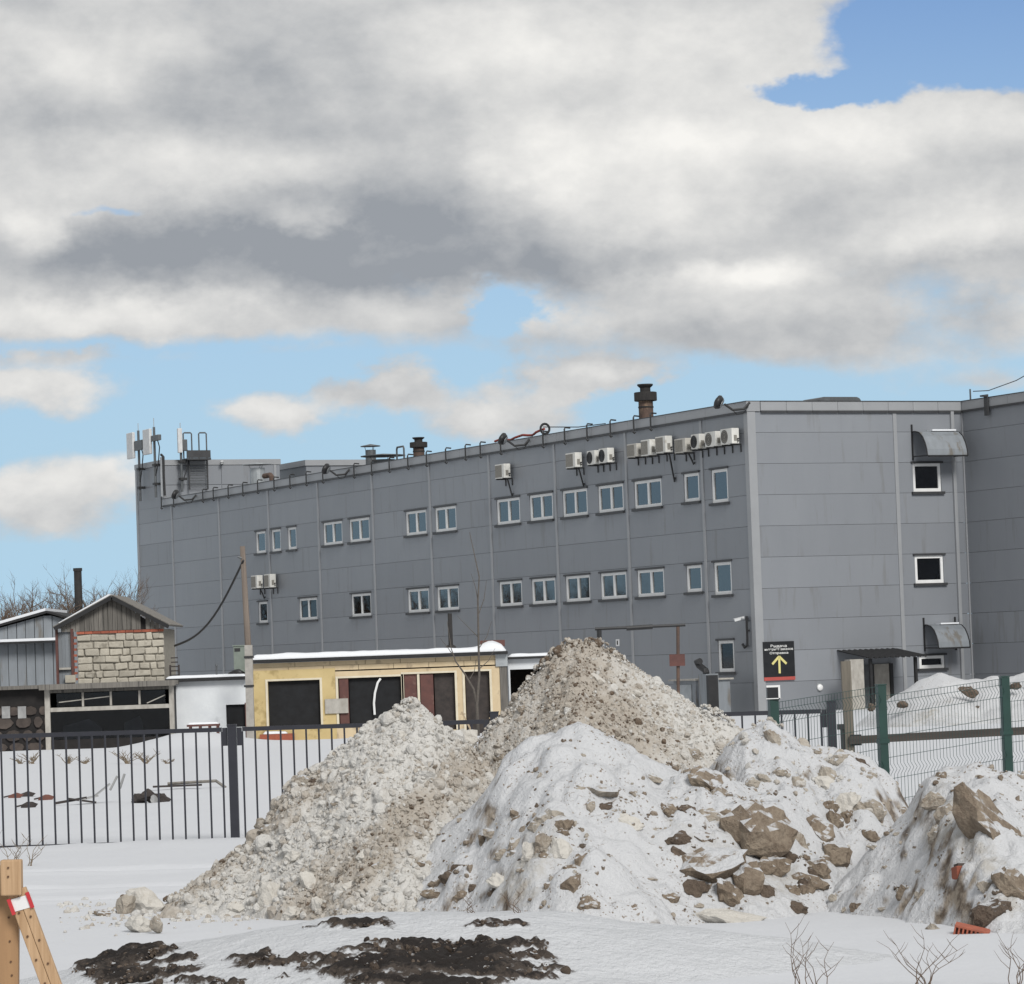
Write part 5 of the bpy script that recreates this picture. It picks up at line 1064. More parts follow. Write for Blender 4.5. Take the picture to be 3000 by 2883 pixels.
CHUNKS['T'] = [(1800, 1495, 36, 44, 'chunkbrown'), (1790, 1540, 50, 40, 'chunkgrey'), (1810, 1570, 46, 50, 'chunkgrey'), (1905, 1495, 36, 18, 'clod'), (1800, 1600, 50, 34, 'chunkgrey'), (1900, 1700, 60, 60, 'chunkgrey'), (1890, 1750, 80, 44, 'clod'), (1840, 1690, 30, 30, 'clod'), (1950, 1500, 26, 26, 'chunkgrey'),
          (1735, 1715, 34, 36, 'chunkbrown'), (1775, 1730, 36, 46, 'chunkgrey'), (1690, 1740, 24, 14, 'chunkgrey'), (1640, 1735, 34, 26, 'chunkbrown'), (1700, 1660, 20, 12, 'chunkgrey'), (1740, 1640, 22, 12, 'chunkgrey'), (1760, 1670, 24, 14, 'chunkgrey'), (1680, 1620, 40, 14, 'chunkgrey'), (1850, 1640, 60, 44, 'chunkbrown'), (1720, 1600, 20, 12, 'chunkgrey'), (1935, 1560, 34, 20, 'chunkgrey')]
for k_, (cx, cy, rx, ry, n_) in (('F', (1435, 1640, 165, 80, 34)), ('T', (1895, 1660, 55, 110, 16)), ('F', (1045, 1610, 80, 80, 12)), ('S', (1600, 1510, 110, 55, 10))):
    for _ in range(n_):
        a_, r_ = random.uniform(0, 6.28), random.random()**.5; w_ = random.uniform(14, 44)
        CHUNKS[k_].append((cx+rx*r_*math.cos(a_), cy+ry*r_*math.sin(a_), w_, w_*random.uniform(.5, .95), random.choice(('clod', 'chunkbrown', 'chunkbrown', 'chunkgrey'))))
HH = dict(L=HL, M=HM, S=HS, F=HF, T=HT)
LONE = [(1448, 1592, 118, 74), (1905, 1620, 84, 230), (1365, 1665, 100, 62), (1345, 1500, 64, 60), (1570, 1610, 60, 110)]
for k_, hp in HH.items():
    for (cx, cy, w_, h_, *_r) in CHUNKS[k_]+(LONE if k_ in 'FT' else []):
        if w_ < 1: continue
        p = surf(*d2s(cx, cy))
        if p is None: continue
        r_ = max(w_, h_)*1.53061*p.y/F0
        hp.bumps.append((p.x, p.y+.25*r_, r_*.8, r_*.22))           # snow and rubble banked up round the chunk
    nb_ = dict(L=160, M=120, S=110, F=230, T=150)[k_]               # and over chunks that stay buried
    xx = rng.uniform(hp.x.min(), hp.x.max(), nb_); yy_ = hp.Y-rng.uniform(.0, 2.6, nb_)
    for a_, b_ in zip(xx, yy_): r_ = float(np.exp(rng.normal(-2.35, .45))); hp.bumps.append((a_, b_, r_, r_*rng.uniform(.25, .7)))
OL = heap_mesh(HL, 'snow_heap', 'rubble', 'left heap of loose greyish snow rubble beside the picket fence', .022, dirtL)
OM = heap_mesh(HM, 'snow_heap', 'rubble', 'tallest brownish snow heap with a pointed top behind the white one', .022, dirtM)
OS = heap_mesh(HS, 'snow_heap', 'heapsnow', 'lumpy snow shoulder between the tallest heap and the mesh fence', .025, dirtS)
OF = heap_mesh(HF, 'snow_heap', 'heapsnow', 'white snow-dusted heap in front of the brown one', .025, dirtF)
OT = heap_mesh(HT, 'snow_heap', 'heapsnow', 'snow-covered heap with brown slabs at the right edge', .025, dirtT)

# rock and clod shapes
def rock_arrays(sub, seed, cuts=9, rough=.10):
    bm = bmesh.new(); bmesh.ops.create_icosphere(bm, subdivisions=sub, radius=1); r = random.Random(seed)
    V = np.array([v.co for v in bm.verts]); F = np.array([[v.index for v in f.verts] for f in bm.faces]); bm.free()
    for _ in range(cuts):
        n = np.array([r.gauss(0, 1) for _ in range(3)]); n /= np.linalg.norm(n); d = r.uniform(.45, .85); s = V@n; over = np.maximum(s-d, 0); V = V-over[:, None]*n*.92
    k = np.array([mnoise.noise(Vector(v)*2.2+Vector((seed, 0, 0))) for v in V]); V = V*(1+rough*k)[:, None]
    return V/np.abs(V).max(), F
rocks = []
for i in range(9):
    V, F = rock_arrays(3, 100+i, 9, .26)
    k2 = np.array([mnoise.noise(Vector(v)*5+Vector((i, 0, 0)))+.6*mnoise.noise(Vector(v)*11+Vector((i, 5, 0))) for v in V]); V = V*(1+.10*k2)[:, None]
    m = mesh_np('boulder', V, F, True); rocks.append((V, F))
def rock_obj(name, i, mat, parent, p, size, rot):
    key = (i, mat)
    if key not in rock_obj.c:
        m = mesh_np(name, rocks[i][0], rocks[i][1], False); m.materials.append(MATS[mat]); vattr(m, 'dirt', np.zeros(len(rocks[i][0]))); rock_obj.c[key] = m
    o = bpy.data.objects.new(name, rock_obj.c[key]); C.objects.link(o); o.parent = parent
    o.location = p-(parent.location if parent else Vector((0, 0, 0))); o.scale = size; o.rotation_euler = rot; return o
rock_obj.c = {}
def boulder(cx, cy, w, h, mat, parent, name='boulder', tilt=0.0, i=None, sink=.0, dep=None, ground=False):
    p = surf(*d2s(cx, cy)); 
    if p is None: return None
    k = 1.53061*p.y/F0; i = random.randrange(9) if i is None else i
    if ground:
        v = ray(*d2s(cx, cy+h*.5)); kk = -CAMZ/v.z; p = CAM+v*kk; k = 1.53061*p.y/F0; p = Vector((p.x, p.y, float(gz(p.x, p.y))+h*k*.36))
    sz = (w*k*.66, (dep or (w+h)/2*.9)*k*.6, h*k*.66)
    return rock_obj(name, i, mat, parent, p+Vector((0, sink-.16*max(w, h)*k, 0)), sz, (random.uniform(-.2, .2), R(tilt), random.uniform(-.3, .3)))
random.seed(21)
for k_, oo in (('L', OL), ('M', OM), ('S', OS), ('F', OF), ('T', OT)):
    for c in CHUNKS[k_]:
        if c[2] > 1: boulder(*c, oo, tilt=random.uniform(-30, 30))
# boulders that stand on their own
def lone(c, label, name='boulder', cat='boulder', **k):
    o = boulder(*c, None, name=name, **k); tag(o, label, cat); return o
lone((1445, 1596, 146, 96, 'chunkbrown'), 'largest rounded brown boulder in the middle of the right heaps', i=2, tilt=-8, sink=-.05)
lone((1900, 1610, 96, 200, 'chunkbrown'), 'huge tilted brown slab standing on the right-edge heap', i=2, tilt=-30, sink=.10)
lone((1935, 1700, 70, 110, 'chunkbrown'), 'brown slab leaning below the huge tilted slab', i=5, tilt=-20)
lone((1512, 1736, 70, 30, 'clod'), 'flat dark stone lying at the foot of the boulders', name='stone', cat='stone', i=1)
lone((1210, 1745, 36, 36, 'chunkbrown'), 'small brown pyramid-shaped stone at the heap foot', name='stone', cat='stone', i=3)
lone((1385, 1762, 120, 44, 'chunkpale'), 'pale flat snow slab at the foot of the white heap', name='snow_slab', cat='snow block', i=6)
lone((518, 1722, 56, 60, 'chunkpale'), 'big pale angular ice block at the left heap foot', name='ice_block', cat='ice block', i=0)
lone((556, 1747, 40, 24, 'chunkpale'), 'small pale ice block next to the big one', name='ice_block', cat='ice block', i=7, tilt=-20)
lone((892, 1418, 48, 38, 'chunkpale'), 'large pale snow chunk in the dip between left and tallest heap', name='snow_chunk', cat='snow block', i=8, tilt=-15)
lone((275, 1712, 64, 58, 'chunkpale'), 'dirty white boulder standing left of the heaps', i=5, ground=True)
lone((240, 1722, 40, 46, 'chunkgrey'), 'brown ragged chunk left of the dirty white boulder', i=3, ground=True)
lone((265, 1764, 56, 40, 'chunkpale'), 'rounded white snowball in front of the dirty white boulder', name='snow_chunk', cat='snow block', i=1, ground=True)
lone((196, 1744, 36, 12, 'chunkbrown'), 'low brown lump at the left end of the debris', name='clod', cat='clod', i=2, ground=True)
lone((302, 1770, 26, 34, 'chunkgrey'), 'grey brown chunk between the snowball and the left heap', i=4, ground=True)
lone((1782, 1778, 28, 24, 'chunkgrey'), 'small round brown stone left of the perforated brick', name='stone', cat='stone', i=7)
# bricks
def brick(cx, cy, w, h, label, perforated, rz):
    p = surf(*d2s(cx, cy)); t = thing('brick', label, 'brick', p-Vector((0, .17 if not perforated else .06, .04)), rz); W_, D_, H_ = .24, .115, .085
    if perforated:
        m = MB(); m.box(-W_/2, W_/2, -D_/2, D_/2, 0, .02).box(-W_/2, W_/2, -D_/2, D_/2, H_-.012, H_); 
        for k in range(9): m.box(-W_/2+k*.0285, -W_/2+k*.0285+.012, -D_/2+.002, D_/2-.002, .0205, H_-.0125)
        obj('body', m, 'redbrick', t, rot=(R(8), R(14), 0)); obj('core', MB().box(-W_/2+.01, W_/2-.01, -.03, .03, .0206, H_-.0126), 'brownpaint', t, rot=(R(8), R(14), 0))
    else:
        o = obj('body', MB().box(-W_/2*.85, W_/2*.85, -D_/2, D_/2, -.01, H_), 'redbrick', t, rot=(R(-10), R(3), 0)); bevel(o, .008); obj('dirt', MB().box(-W_/2*.7, W_/2*.6, -D_/2*.7, D_/2*.8, H_+.001, H_+.02), 'rubblestone', t, rot=(R(-10), R(3), 0))
brick(1846, 1668, 70, 30, 'red brick sticking out beneath the huge tilted slab', False, .25)
brick(1855, 1785, 80, 50, 'broken perforated red brick at the foot of the right-edge heap', True, -.2)

# loose rubble: one scattered mesh per heap
small = [rock_arrays(1, 300+i, 6, .12) for i in range(8)]; mid = [rock_arrays(2, 400+i, 8, .15) for i in range(8)]
def rotm(n):
    q = rng.normal(size=(n, 4)); q /= np.linalg.norm(q, axis=1)[:, None]; w, x, y, z = q.T
    return np.stack([np.stack([1-2*(y*y+z*z), 2*(x*y-w*z), 2*(x*z+w*y)], -1), np.stack([2*(x*y+w*z), 1-2*(x*x+z*z), 2*(y*z-w*x)], -1), np.stack([2*(x*z-w*y), 2*(y*z+w*x), 1-2*(x*x+y*y)], -1)], 1)
def scatter(parent, name, P_, size, dirt, mat, tmpl):
    Vs, Fs, Ds = [], [], []; off = 0; n = len(P_); which = rng.integers(0, len(tmpl), n); Rm = rotm(n); an = rng.uniform(.6, 1.25, (n, 3))
    for k in range(len(tmpl)):
        s = np.where(which == k)[0]
        if len(s) == 0: continue
        V, F = tmpl[k]; A = V[None]*an[s][:, None, :]*size[s][:, None, None]; A = np.einsum('nij,nvj->nvi', Rm[s], A)+P_[s][:, None, :]
        Vs.append(A.reshape(-1, 3)); Fs.append((F[None]+(np.arange(len(s))*len(V))[:, None, None]+off).reshape(-1, 3)); Ds.append(np.repeat(dirt[s], len(V))); off += len(s)*len(V)
    V = np.concatenate(Vs)-np.array(parent.location if parent else (0, 0, 0)); m = mesh_np(name, V, np.concatenate(Fs), False); vattr(m, 'dirt', np.concatenate(Ds))
    return kind(obj(name, m, mat, parent), 'stuff')
def scatter_heap(hp, o, n, med, sig, mx, dmean, dsig, mat, tm, dfun=None, mask=None):
    x = rng.uniform(hp.x.min(), hp.x.max(), n*5); y = rng.uniform(hp.Y-2.9, hp.Y+.45, n*5); z = hp.h(x, y); oth = np.maximum.reduce([h.h(x, y) for h in HEAPS if h is not hp]+[gz(x, y)])
    ok = (z > oth-.03) & (z > .0)
    if mask is not None: ok &= mask(*pix(x, y, z))
    x, y, z = x[ok][:n], y[ok][:n], z[ok][:n]; z = z+hp.bump(x, y); m = len(x); size = np.minimum(med*np.exp(rng.normal(0, sig, m)), mx)
    d = rng.normal(dmean, dsig, m); 
    if dfun is not None: V = np.stack([x, y, z], -1); px, py = pix(x, y, z); d = d+dfun(V, px, py)
    scatter(o, 'rubble', np.stack([x, y-size*.15, z-size*.1], -1), size, d, mat, tm)
scatter_heap(HL, OL, 9000, .0125, .5, .04, .03, .13, 'rubble', small, dirtL)
scatter_heap(HL, OL, 700, .034, .4, .075, -.03, .10, 'rubble', mid, dirtL)
scatter_heap(HM, OM, 11000, .0095, .5, .03, .05, .17, 'rubble', small, dirtM)
scatter_heap(HM, OM, 420, .026, .4, .05, .02, .15, 'rubble', mid, dirtM)
scatter_heap(HS, OS, 380, .014, .6, .05, .10, .15, 'rubble', mid, dirtS)
def maskF(px, py): return vnoise(px*.012, py*.016)+.35*np.exp(-(seg_dist(px, py, (1040, 1540), (1000, 1700))/120)**2) > .55
scatter_heap(HF, OF, 650, .012, .6, .04, .10, .16, 'chunkgrey', mid, dirtF, maskF)
scatter_heap(HT, OT, 480, .012, .6, .035, .08, .16, 'chunkgrey', mid, dirtT, maskF)
# chunks and crumbs strewn on the flat snow left of the heaps
n = 260; px = rng.uniform(170, 760, n); py = 2680+rng.normal(0, 14, n)+(px < 420)*rng.normal(0, 20, n); P_ = []
for a_, b_ in zip(px, py):
    v = ray(a_, b_); k = -CAMZ/v.z; q = CAM+v*k; P_.append((q.x, q.y, float(gz(q.x, q.y))))
scatter(None, 'snow_crumbs', np.array(P_), .018*np.exp(rng.normal(0, .6, n)), rng.normal(.0, .18, n), 'rubble', mid)
bpy.data.objects['snow_crumbs']['label'] = 'loose snow crumbs strewn left of the heaps'

# distant snow bank beyond the mesh fence
def far_bank():
    Y0 = 92.0; rd = [(1560, 1430), (1640, 1392), (1700, 1345), (1760, 1306), (1800, 1294), (1850, 1308), (1900, 1300), (1960, 1292), (2060, 1300), (2200, 1400)]; q = [dat(x, y, Y0) for x, y in rd]
    rx = np.array([p.x for p in q]); rz = np.array([p.z for p in q]); xs = np.arange(rx[0], rx[-1], .1); ys = np.arange(Y0-5, Y0+3, .12); X, Y = np.meshgrid(xs, ys)
    Z = np.interp(X, rx, rz)-.42*(np.sqrt((Y-Y0)**2+.2)-.45)+.28*(fbm(X*.8, Y*.8, 5)-.5)+.08*lumps(X*1.5, Y*1.5); G = gz(X, Y); Z = np.maximum(Z, G-.1); ny, nx = X.shape; I = np.arange(nx*ny).reshape(ny, nx)
    F = np.stack([I[:-1, :-1], I[:-1, 1:], I[1:, 1:], I[1:, :-1]], -1).reshape(-1, 4); m = mesh_np('snow_bank', np.stack([X, Y, Z], -1).reshape(-1, 3)-np.array([10, Y0, 0]), F); vattr(m, 'dirt', .02+.3*np.maximum(fbm(X*.6+7, Y*.6, 4)-.5, 0).ravel())
    o = obj('snow_bank', m, 'heapsnow', None, (10, Y0, 0)); tag(o, 'far snow bank beyond the mesh fence by the building', 'snow heap')
    return rx, rz, Y0
far_bank()
for i, (px, py, s_, lb) in enumerate(((2552, 2072, .20, 'small dark clod at the left end of the far snow bank'), (2640, 2062, .22, 'dark clod on the far snow bank right of the first green post'), (2836, 2028, .30, 'largest dark clod high on the far snow bank'), (2862, 2075, .22, 'dark clod below the largest one on the far snow bank'), (2975, 2012, .22, 'dark clod on the far snow bank at the right edge'))):
    p = at(px, py, 90.2); o = rock_obj('clod', i % 9, 'clod', None, p, (s_*.6, s_, s_*.6), (.2, .3*i, i)); tag(o, lb, 'clod', 'clods on the far snow bank')

# ------------------------------------------------------------------ foreground bank with exposed soil
rdm = [(-300, 1935), (0, 1890), (120, 1862), (250, 1822), (400, 1795), (620, 1757), (720, 1747), (1050, 1746), (1200, 1765), (1350, 1783), (1500, 1800), (1700, 1830), (1900, 1872), (2100, 1915)]
YB_ = 22.0
def mound_h(X, Y):
    q = [dat(x, y, YB_) for x, y in rdm]; rz = np.interp(X, [p.x for p in q], [p.z for p in q]); dy = Y-YB_-.25*(fbm(X*.8, X*0+1, 3)-.5)
    b = rz-np.where(dy < 0, .26, .22)*(np.sqrt(dy*dy+.16)-.4)
    return b+.085*(fbm(X*1.3+2, Y*1.6, 5)-.5)+.012*(fbm(X*5, Y*9, 3)-.5)
soils = [(265, 1852, 135, 46, 1.0), (850, 1850, 290, 62, 1.05), (330, 1885, 180, 20, .8), (560, 1838, 160, 22, .72), (700, 1776, 110, 13, .85), (950, 1770, 90, 9, .7), (980, 1812, 90, 18, .8), (520, 1880, 200, 14, .6), (880, 1700, 10, 6, .5)]
def soil_mask(X, Y, Z):
    px, py = pix(X, Y, Z); m = np.zeros(X.shape)
    for (cx, cy, rx, ry, a) in soils:
        x0, y0 = d2s(cx, cy); d = ((px-x0)/(rx*1.53))**2+((py-y0)/(ry*1.53))**2; m = np.maximum(m, a*np.clip(1.25-d*.85, 0, 1))
    return m*.80-.46+1.55*(fbm(X*2.2+5, Y*9+2, 6, .62)-.30)-.06
def build_mound():
    xs = np.arange(-5.2, 5.2, .026); ys = np.arange(18.2, 24.6, .028); X, Y = np.meshgrid(xs, ys); Z = mound_h(X, Y); sm_ = soil_mask(X, Y, Z); k = np.clip((sm_-.36)/.12, 0, 1)
    Z = Z-.035*k+k*(.05*lumps(X*11, Y*11)+.03*lumps(X*23, Y*23)+.04*(fbm(X*7, Y*7, 3)-.5)); G = gz(X, Y); Z = np.where(Z < G-.05, G-.05, Z)
    ny, nx = X.shape; I = np.arange(nx*ny).reshape(ny, nx); F = np.stack([I[:-1, :-1], I[:-1, 1:], I[1:, 1:], I[1:, :-1]], -1); ok = Z > G-.045; keep = ok[:-1, :-1] | ok[:-1, 1:] | ok[1:, 1:] | ok[1:, :-1]
    m = mesh_np('soil_bank', np.stack([X, Y, Z], -1).reshape(-1, 3)-np.array([0, 22, 0]), F[keep]); vattr(m, 'soil', sm_.ravel())
    o = obj('soil_bank', m, 'soilsnow', None, (0, 22, 0)); tag(o, 'low snow bank in the foreground with dark soil showing through', 'soil bank')
    x = rng.uniform(-3.6, 1.2, 30000); y = rng.uniform(18.6, 22.2, 30000); z = mound_h(x, y); q = soil_mask(x, y, z); ok = np.where(q+.10*rng.random(30000) > .46)[0][:1500]; n = len(ok)
    scatter(o, 'soil_clods', np.stack([x[ok], y[ok], z[ok]+.01], -1), np.minimum(.009*np.exp(rng.normal(0, .6, n)), .04), rng.normal(.08, .15, n), 'clod', mid)
build_mound()

# ------------------------------------------------------------------ timber stand at the left edge
YT = 15.5; k_ = YT/F0; p = at(30, 2600, YT); gl = float(gz(p.x, YT)); t = thing('timber_stand', 'pine timber stand with a diagonal brace and taped joint at the left edge', 'stand', (p.x, YT, gl)); o_ = Vector((p.x, YT, gl))
q = lambda px, py, dy=0.0: at(px, py, YT)+Vector((0, dy, 0))-o_
a, b = q(34, 2518), q(34, 2622); o = obj('head_block', MB().beam((a.x, -.02, b.z), (a.x+.002, -.02, a.z), .094, .07), 'pine', t); bevel(o, .006)
l0 = q(14, 2625, .07); o = obj('post', MB().beam((l0.x-.03, .07, 0), (l0.x+.01, .07, a.z-.03), .10, .05), 'pinedark', t); bevel(o, .004)
r0, r1 = q(46, 2600), q(150, 2883); dz = r1.z-r0.z; sl = (r1.x-r0.x)/dz; foot = Vector((r0.x+sl*(0-r0.z), 0, 0)); dirn = (Vector((foot.x, 0, 0))-Vector((r0.x, 0, r0.z))).normalized(); perp = Vector((-dirn.z, 0, dirn.x))
if perp.x < 0: perp = -perp
for s_, nm in ((-1, 'brace_board'), (1, 'brace_board')):
    o = obj(nm, MB().beam(Vector((r0.x, 0, r0.z))+perp*s_*.0225+dirn*(.0 if s_ < 0 else .012), foot+perp*s_*.0225, .04 if s_ < 0 else .042, .0435, up=perp), 'pine', t); bevel(o, .004)
    L_ = (foot-Vector((r0.x, 0, r0.z))).length
    for j in range(9):
        c = Vector((r0.x, 0, r0.z))+dirn*(L_*(.10+.1*j+.03*(s_ > 0)))+perp*s_*.022; obj('nail', MB().lathe([(.0055, 0), (.0055, .004)], n=8), 'knot', t, c+Vector((0, -.0225 if s_ < 0 else -.023, 0)), rot=(R(90), 0, 0))
for j, pz in enumerate((2540, 2566, 2690, 2760, 2820, 2860)):
    c = q(36 if j < 2 else 22+3*j, pz); obj('nail', MB().lathe([(.005, 0), (.005, .004)], n=8), 'knot', t, (c.x-.01, -.057 if j < 2 else .044, c.z), rot=(R(90), 0, 0))
tp = Vector((r0.x, 0, r0.z))+dirn*.075
obj('tape', MB().beam(tp-perp*.049-dirn*.004, tp+perp*.049+dirn*.004, .05, .058, up=dirn), 'tapewhite', t)
for s_ in (-1, 1): obj('red_tape', MB().beam(tp+perp*s_*.036+Vector((0, -.028, 0)), tp+perp*s_*.053+Vector((0, -.028, 0)), .008, .075, up=dirn), 'tapered', t)

# ------------------------------------------------------------------ dead weeds and grass
def weed(px, py, Y, ht, n, label, seed, spread=.5, group=None, mat='twig', r=.0034):
    rr = random.Random(seed); p = at(px, py, Y); g = float(gz(p.x, Y)); zb = max(g, float(mound_h(np.array([p.x]), np.array([Y]))[0])) if Y < 24.5 else g
    t = thing('dead_weed', label, 'weed', (p.x, Y, zb-.01), 0, group)
    for i in range(n):
        m = MB(); a = rr.uniform(-spread, spread); b = rr.uniform(-.3, .3); h = ht*rr.uniform(.55, 1.0); pts = []; x0 = rr.uniform(-.05, .05)*ht*2
        for j in range(7): u = j/6; pts.append(Vector((x0+a*h*u*(.55+.45*u)+.02*math.sin(u*7+i), b*h*u*u, h*u*(1-.12*abs(a)*u))))
        m.tube(pts, [r*(1-.75*j/6) for j in range(7)], 5); st = obj('stem', m, mat, t)
        tw = MB(); k = rr.randint(2, 4)
        for _ in range(k):
            j = rr.randint(2, 5); s_ = rr.choice((-1, 1)); l_ = h*rr.uniform(.15, .35); q = pts[j]
            tw.tube([q, q+Vector((s_*l_*.45, rr.uniform(-.1, .1)*l_, l_*.45)), q+Vector((s_*l_*.75, rr.uniform(-.1, .1)*l_, l_*.95))], [r*.55, r*.4, r*.2], 4)
        kind(obj('twig', tw, mat, st), 'stuff')
    return t
weed(2335, 2893, 20.2, .42, 4, 'tall dark dead weed with upright stems in the right foreground', 2, .25)
weed(2395, 2900, 20.0, .34, 5, 'pale bushy dead weed right of the tall dark one', 5, .9)
weed(2700, 2900, 20.1, .36, 9, 'spreading dead weed below the perforated brick', 8, 1.1)
weed(2985, 2905, 19.9, .34, 5, 'dead weed at the bottom right picture corner', 11, .8)
weed(1515, 2668, 22.1, .16, 4, 'thin dead weed on the bank crest before the white heap', 14, 1.0, r=.003)
weed(1380, 2667, 22.1, .12, 4, 'wispy upright grass stems on the bank crest', 17, .25, r=.003)
weed(760, 2735, 23.6, .17, 5, 'dark dead weed at the foot of the left heap', 20, 1.0, r=.004)
weed(660, 2765, 23.2, .10, 4, 'short dead weed left of the dark one', 23, 1.0, r=.004)
weed(40, 2520, 36.0, .42, 6, 'thin dry grass by the fence behind the timber stand', 26, .6, r=.005, mat='deadgrass')
weed(85, 2515, 36.5, .36, 4, 'leaning dry grass right of the other thin grass', 29, 1.0, r=.005, mat='deadgrass')

# ------------------------------------------------------------------ debris in the yard behind the fence
def gpt(px, py):
    v = ray(px, py); Y = np.arange(41, 130, .05); k = Y/v.y; Z = CAMZ+v.z*k; i = int(np.argmax(Z <= gz(v.x*k, Y))); return Vector((float(v.x*k[i]), float(Y[i]), float(gz(v.x*k[i], Y[i]))))
p = gpt(435, 2352); t = thing('scrap_heap', 'dark crumpled scrap lying in the yard snow behind the fence', 'scrap', p)
for i, (x, z, w, h, m) in enumerate(((-.12, .09, .15, .10, 'scrapdark'), (.05, .10, .17, .11, 'scrapdark'), (.17, .08, .10, .09, 'scrapdark'), (.0, .18, .12, .05, 'scrapdark'), (.1, .06, .1, .05, 'scrapgrey'))): rock_obj('scrap_piece', i, m, t, p+Vector((x*1.25, -.05*i, z*.8)), (w*1.1, .16, h*.9), (.3*i, .5*i, i))
p = gpt(265, 2355); t = thing('torn_sheet', 'torn grey sheet with bent ends on the yard snow', 'scrap', p)
obj('sheet', MB().beam((-.2, 0, .06), (.1, .1, .12), .22, .02).beam((.06, .1, .12), (.3, .15, .30), .18, .02), 'scrapgrey', t); obj('bent_end', MB().beam((.3, .14, .2), (.42, .14, .42), .08, .03).beam((.46, .1, .22), (.54, .1, .45), .1, .03), 'scrapgrey', t); obj('stick', MB().beam((-.55, -.05, .03), (-.05, -.05, .1), .04).beam((-.35, -.1, .1), (.1, -.05, .02), .03), 'scrapdark', t)
p = gpt(540, 2312); t = thing('broken_plank', 'broken brown plank lying on the yard snow right of the scrap', 'plank', p)
obj('board', MB().beam((-.55, 0, .06), (.3, .1, .06), .16, .03), 'scrapdark', t); obj('pole', MB().tube([(-.3, .1, .10), (.55, .1, .12), (.72, .0, .0)], .03, 6), 'greywood', t)
for i, (px, py, lb) in enumerate(((45, 2330, 'leftmost reddish scrap on the yard snow'), (80, 2326, 'dark flat scrap second from the left on the yard snow'), (135, 2336, 'small reddish scrap third from the left on the yard snow'), (85, 2358, 'tiny dark scrap below the other small scraps'))):
    p = gpt(px, py+8); t = thing('scrap', lb, 'scrap', p); obj('piece', MB().prism([(-.12, 0), (.08, .0), (.14, .05), (.02, .09), (-.1, .05)], -.06, .06), ('scraprust', 'scrapdark', 'scraprust', 'scrapdark')[i], t, rz=.3*i); obj('splinter', MB().beam((-.2, 0, .02), (-.05, .02, .05), .025), 'scrapdark', t)
# tufts of grass along the garages
for i, (px, lb) in enumerate(((60, 'leftmost low dry tuft before the dark garages'), (95, 'second low dry tuft from the left before the dark garages'), (200, 'dry tuft before the middle of the dark garage'), (250, 'dry tuft right of the middle of the dark garage'), (375, 'arching dry tuft before the right end of the dark garage'), (430, 'bushy dry tuft before the white garage'), (490, 'low dry tuft nearest the bench'))):
    p = gpt(px, 2238); tt = weed(px, 2238, p.y, (.2, .34, .3, .18, .4, .36, .16)[i], 12, lb, 40+i, 1.5, 'dry tufts by the garages', 'deadgrass', .012); tt.location.z = p.z-.02

# leaning planks by the yellow garage
for (px0, py0, px1, py1, lb) in ((1352, 2085, 1378, 2135, 'left pine plank leaning by the yellow garage door'), (1443, 2098, 1420, 2160, 'right pine plank leaning by the yellow garage corner')):
    a = at(px0, py0, 97.5); b = at(px1, py1, 97.5); d_ = (b-a); b = a+d_*((a.z-(float(gz(a.x, 97.5))))/-d_.z if d_.z else 1)
    t = thing('leaning_plank', lb, 'plank', b); obj('board', MB().beam((0, 0, 0), a-b, .10, .05), 'plank', t); obj('batten', MB().beam((a-b)*.9+Vector((-.08, -.04, 0)), (a-b)*.9+Vector((.08, -.04, 0)), .03), 'plank', t)

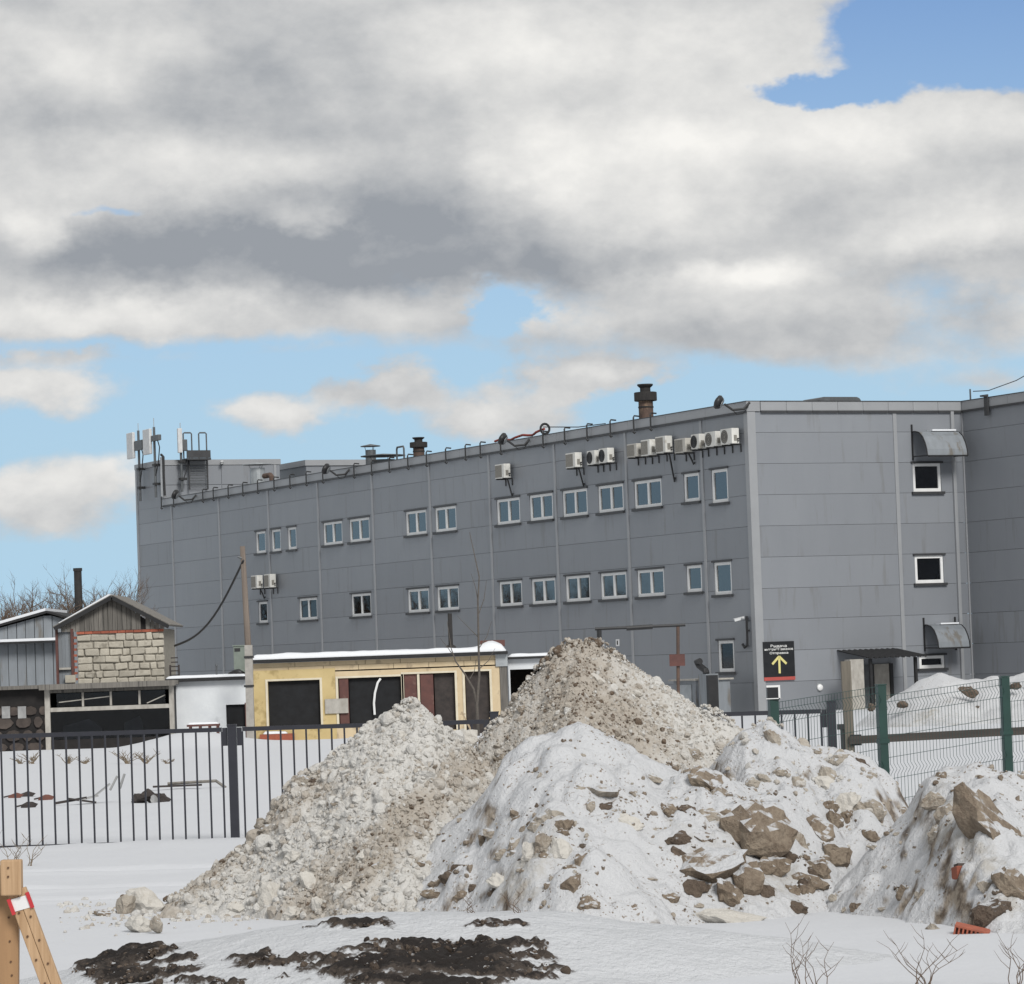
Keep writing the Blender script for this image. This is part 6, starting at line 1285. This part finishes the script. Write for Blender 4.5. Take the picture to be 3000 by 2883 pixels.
# ------------------------------------------------------------------ trees
def tree(name, label, base, ht, seed, spread=.35, levels=4, r0=.05, group=None, mat='bark', nb=4, straight=.9, fork=None, tips=3):
    rr = random.Random(seed); t = thing(name, label, 'tree', base, 0, group); tr = MB(); cr = MB()
    pts = [Vector((0, 0, -.1))]; d = Vector((rr.uniform(-.05, .05), 0, 1)).normalized(); n = 9
    for i in range(n): d = (d+Vector((rr.gauss(0, 1-straight), rr.gauss(0, 1-straight), .15))).normalized(); pts.append(pts[-1]+d*ht/n)
    tr.tube(pts, [r0*(1-.85*i/n) for i in range(n+1)], 7)
    def grow(p, d, l, r, lev):
        q = [p]; dd = d.copy()
        for i in range(4): dd = (dd+Vector((rr.gauss(0, .18), rr.gauss(0, .18), rr.gauss(.05, .12)))).normalized(); q.append(q[-1]+dd*l/4)
        cr.tube(q, [r, r*.8, r*.6, r*.45, r*.25], 4 if lev else 5, False)
        if lev > 0:
            for _ in range(tips): j = rr.randint(1, 4); nd_ = (dd+Vector((rr.gauss(0, .6), rr.gauss(0, .6), rr.gauss(.2, .4)))).normalized(); grow(q[j], nd_, l*rr.uniform(.45, .7), r*.45, lev-1)
    for i in range(nb):
        j = rr.randint(3, n-1); a = rr.uniform(0, 6.28); up = rr.uniform(.5, 1.4); grow(pts[j], Vector((math.cos(a)*spread*2, math.sin(a)*spread*2, up)).normalized(), ht*rr.uniform(.22, .4), r0*(1-.8*j/n)*.6, levels-1)
    obj('trunk', tr, mat, t, smooth=True); obj('crown', cr, mat, t); return t
# slender sapling before the yellow garage
YSp = 95.0; b0 = at(1402, 2185, YSp); b0.z = float(gz(b0.x, YSp)); t = thing('sapling', 'slender bare sapling before the yellow garage', 'tree', b0)
q = lambda px, py: at(px, py, YSp)-b0
obj('trunk', MB().tube([(0, 0, -.1), q(1397, 2065), q(1404, 1980), q(1402, 1880), q(1400, 1760), q(1404, 1690), q(1376, 1560)], [.055, .045, .035, .03, .024, .018, .008], 7), 'bark', t, smooth=True)
obj('limb', MB().tube([q(1397, 2068), q(1388, 2020), q(1362, 1975), q(1335, 1938), q(1322, 1900), q(1310, 1820)], [.04, .034, .028, .022, .014, .006], 6), 'bark', t, smooth=True)
tw = MB()
for a_, b_ in (((1404, 1870), (1340, 1805)), ((1402, 1800), (1425, 1700)), ((1376, 1990), (1395, 1930)), ((1403, 1900), (1440, 1820)), ((1328, 1920), (1290, 1870)), ((1400, 1760), (1380, 1680)), ((1404, 1960), (1450, 1900))):
    A, B_ = q(*a_), q(*b_); tw.tube([A, A.lerp(B_, .5)+Vector((.04, .1, -.05)), B_+Vector((0, .2, 0))], [.014, .01, .005], 5)
obj('twigs', tw, 'bark', t)
# bare trees beyond the sheds
desc = ['leftmost', 'second', 'third', 'fourth', 'fifth', 'sixth', 'seventh', 'eighth', 'ninth', 'tenth', 'eleventh', 'rightmost']
for i, (px, py, Y) in enumerate(((-40, 1790, 150), (20, 1775, 158), (62, 1752, 152), (100, 1745, 160), (150, 1762, 150), (178, 1735, 158), (205, 1730, 165), (240, 1738, 152), (268, 1745, 160), (292, 1732, 155), (315, 1742, 165), (392, 1752, 170))):
    p = at(px, py, Y); g = float(gz0(0, Y)); tree('bare_tree', f'{desc[i]} bare tree from the left beyond the sheds', (p.x, Y, g), (p.z-g)*.82, 70+i, .42, 4, .27, 'bare trees beyond the sheds', 'twig', 20, .93, None, 4)
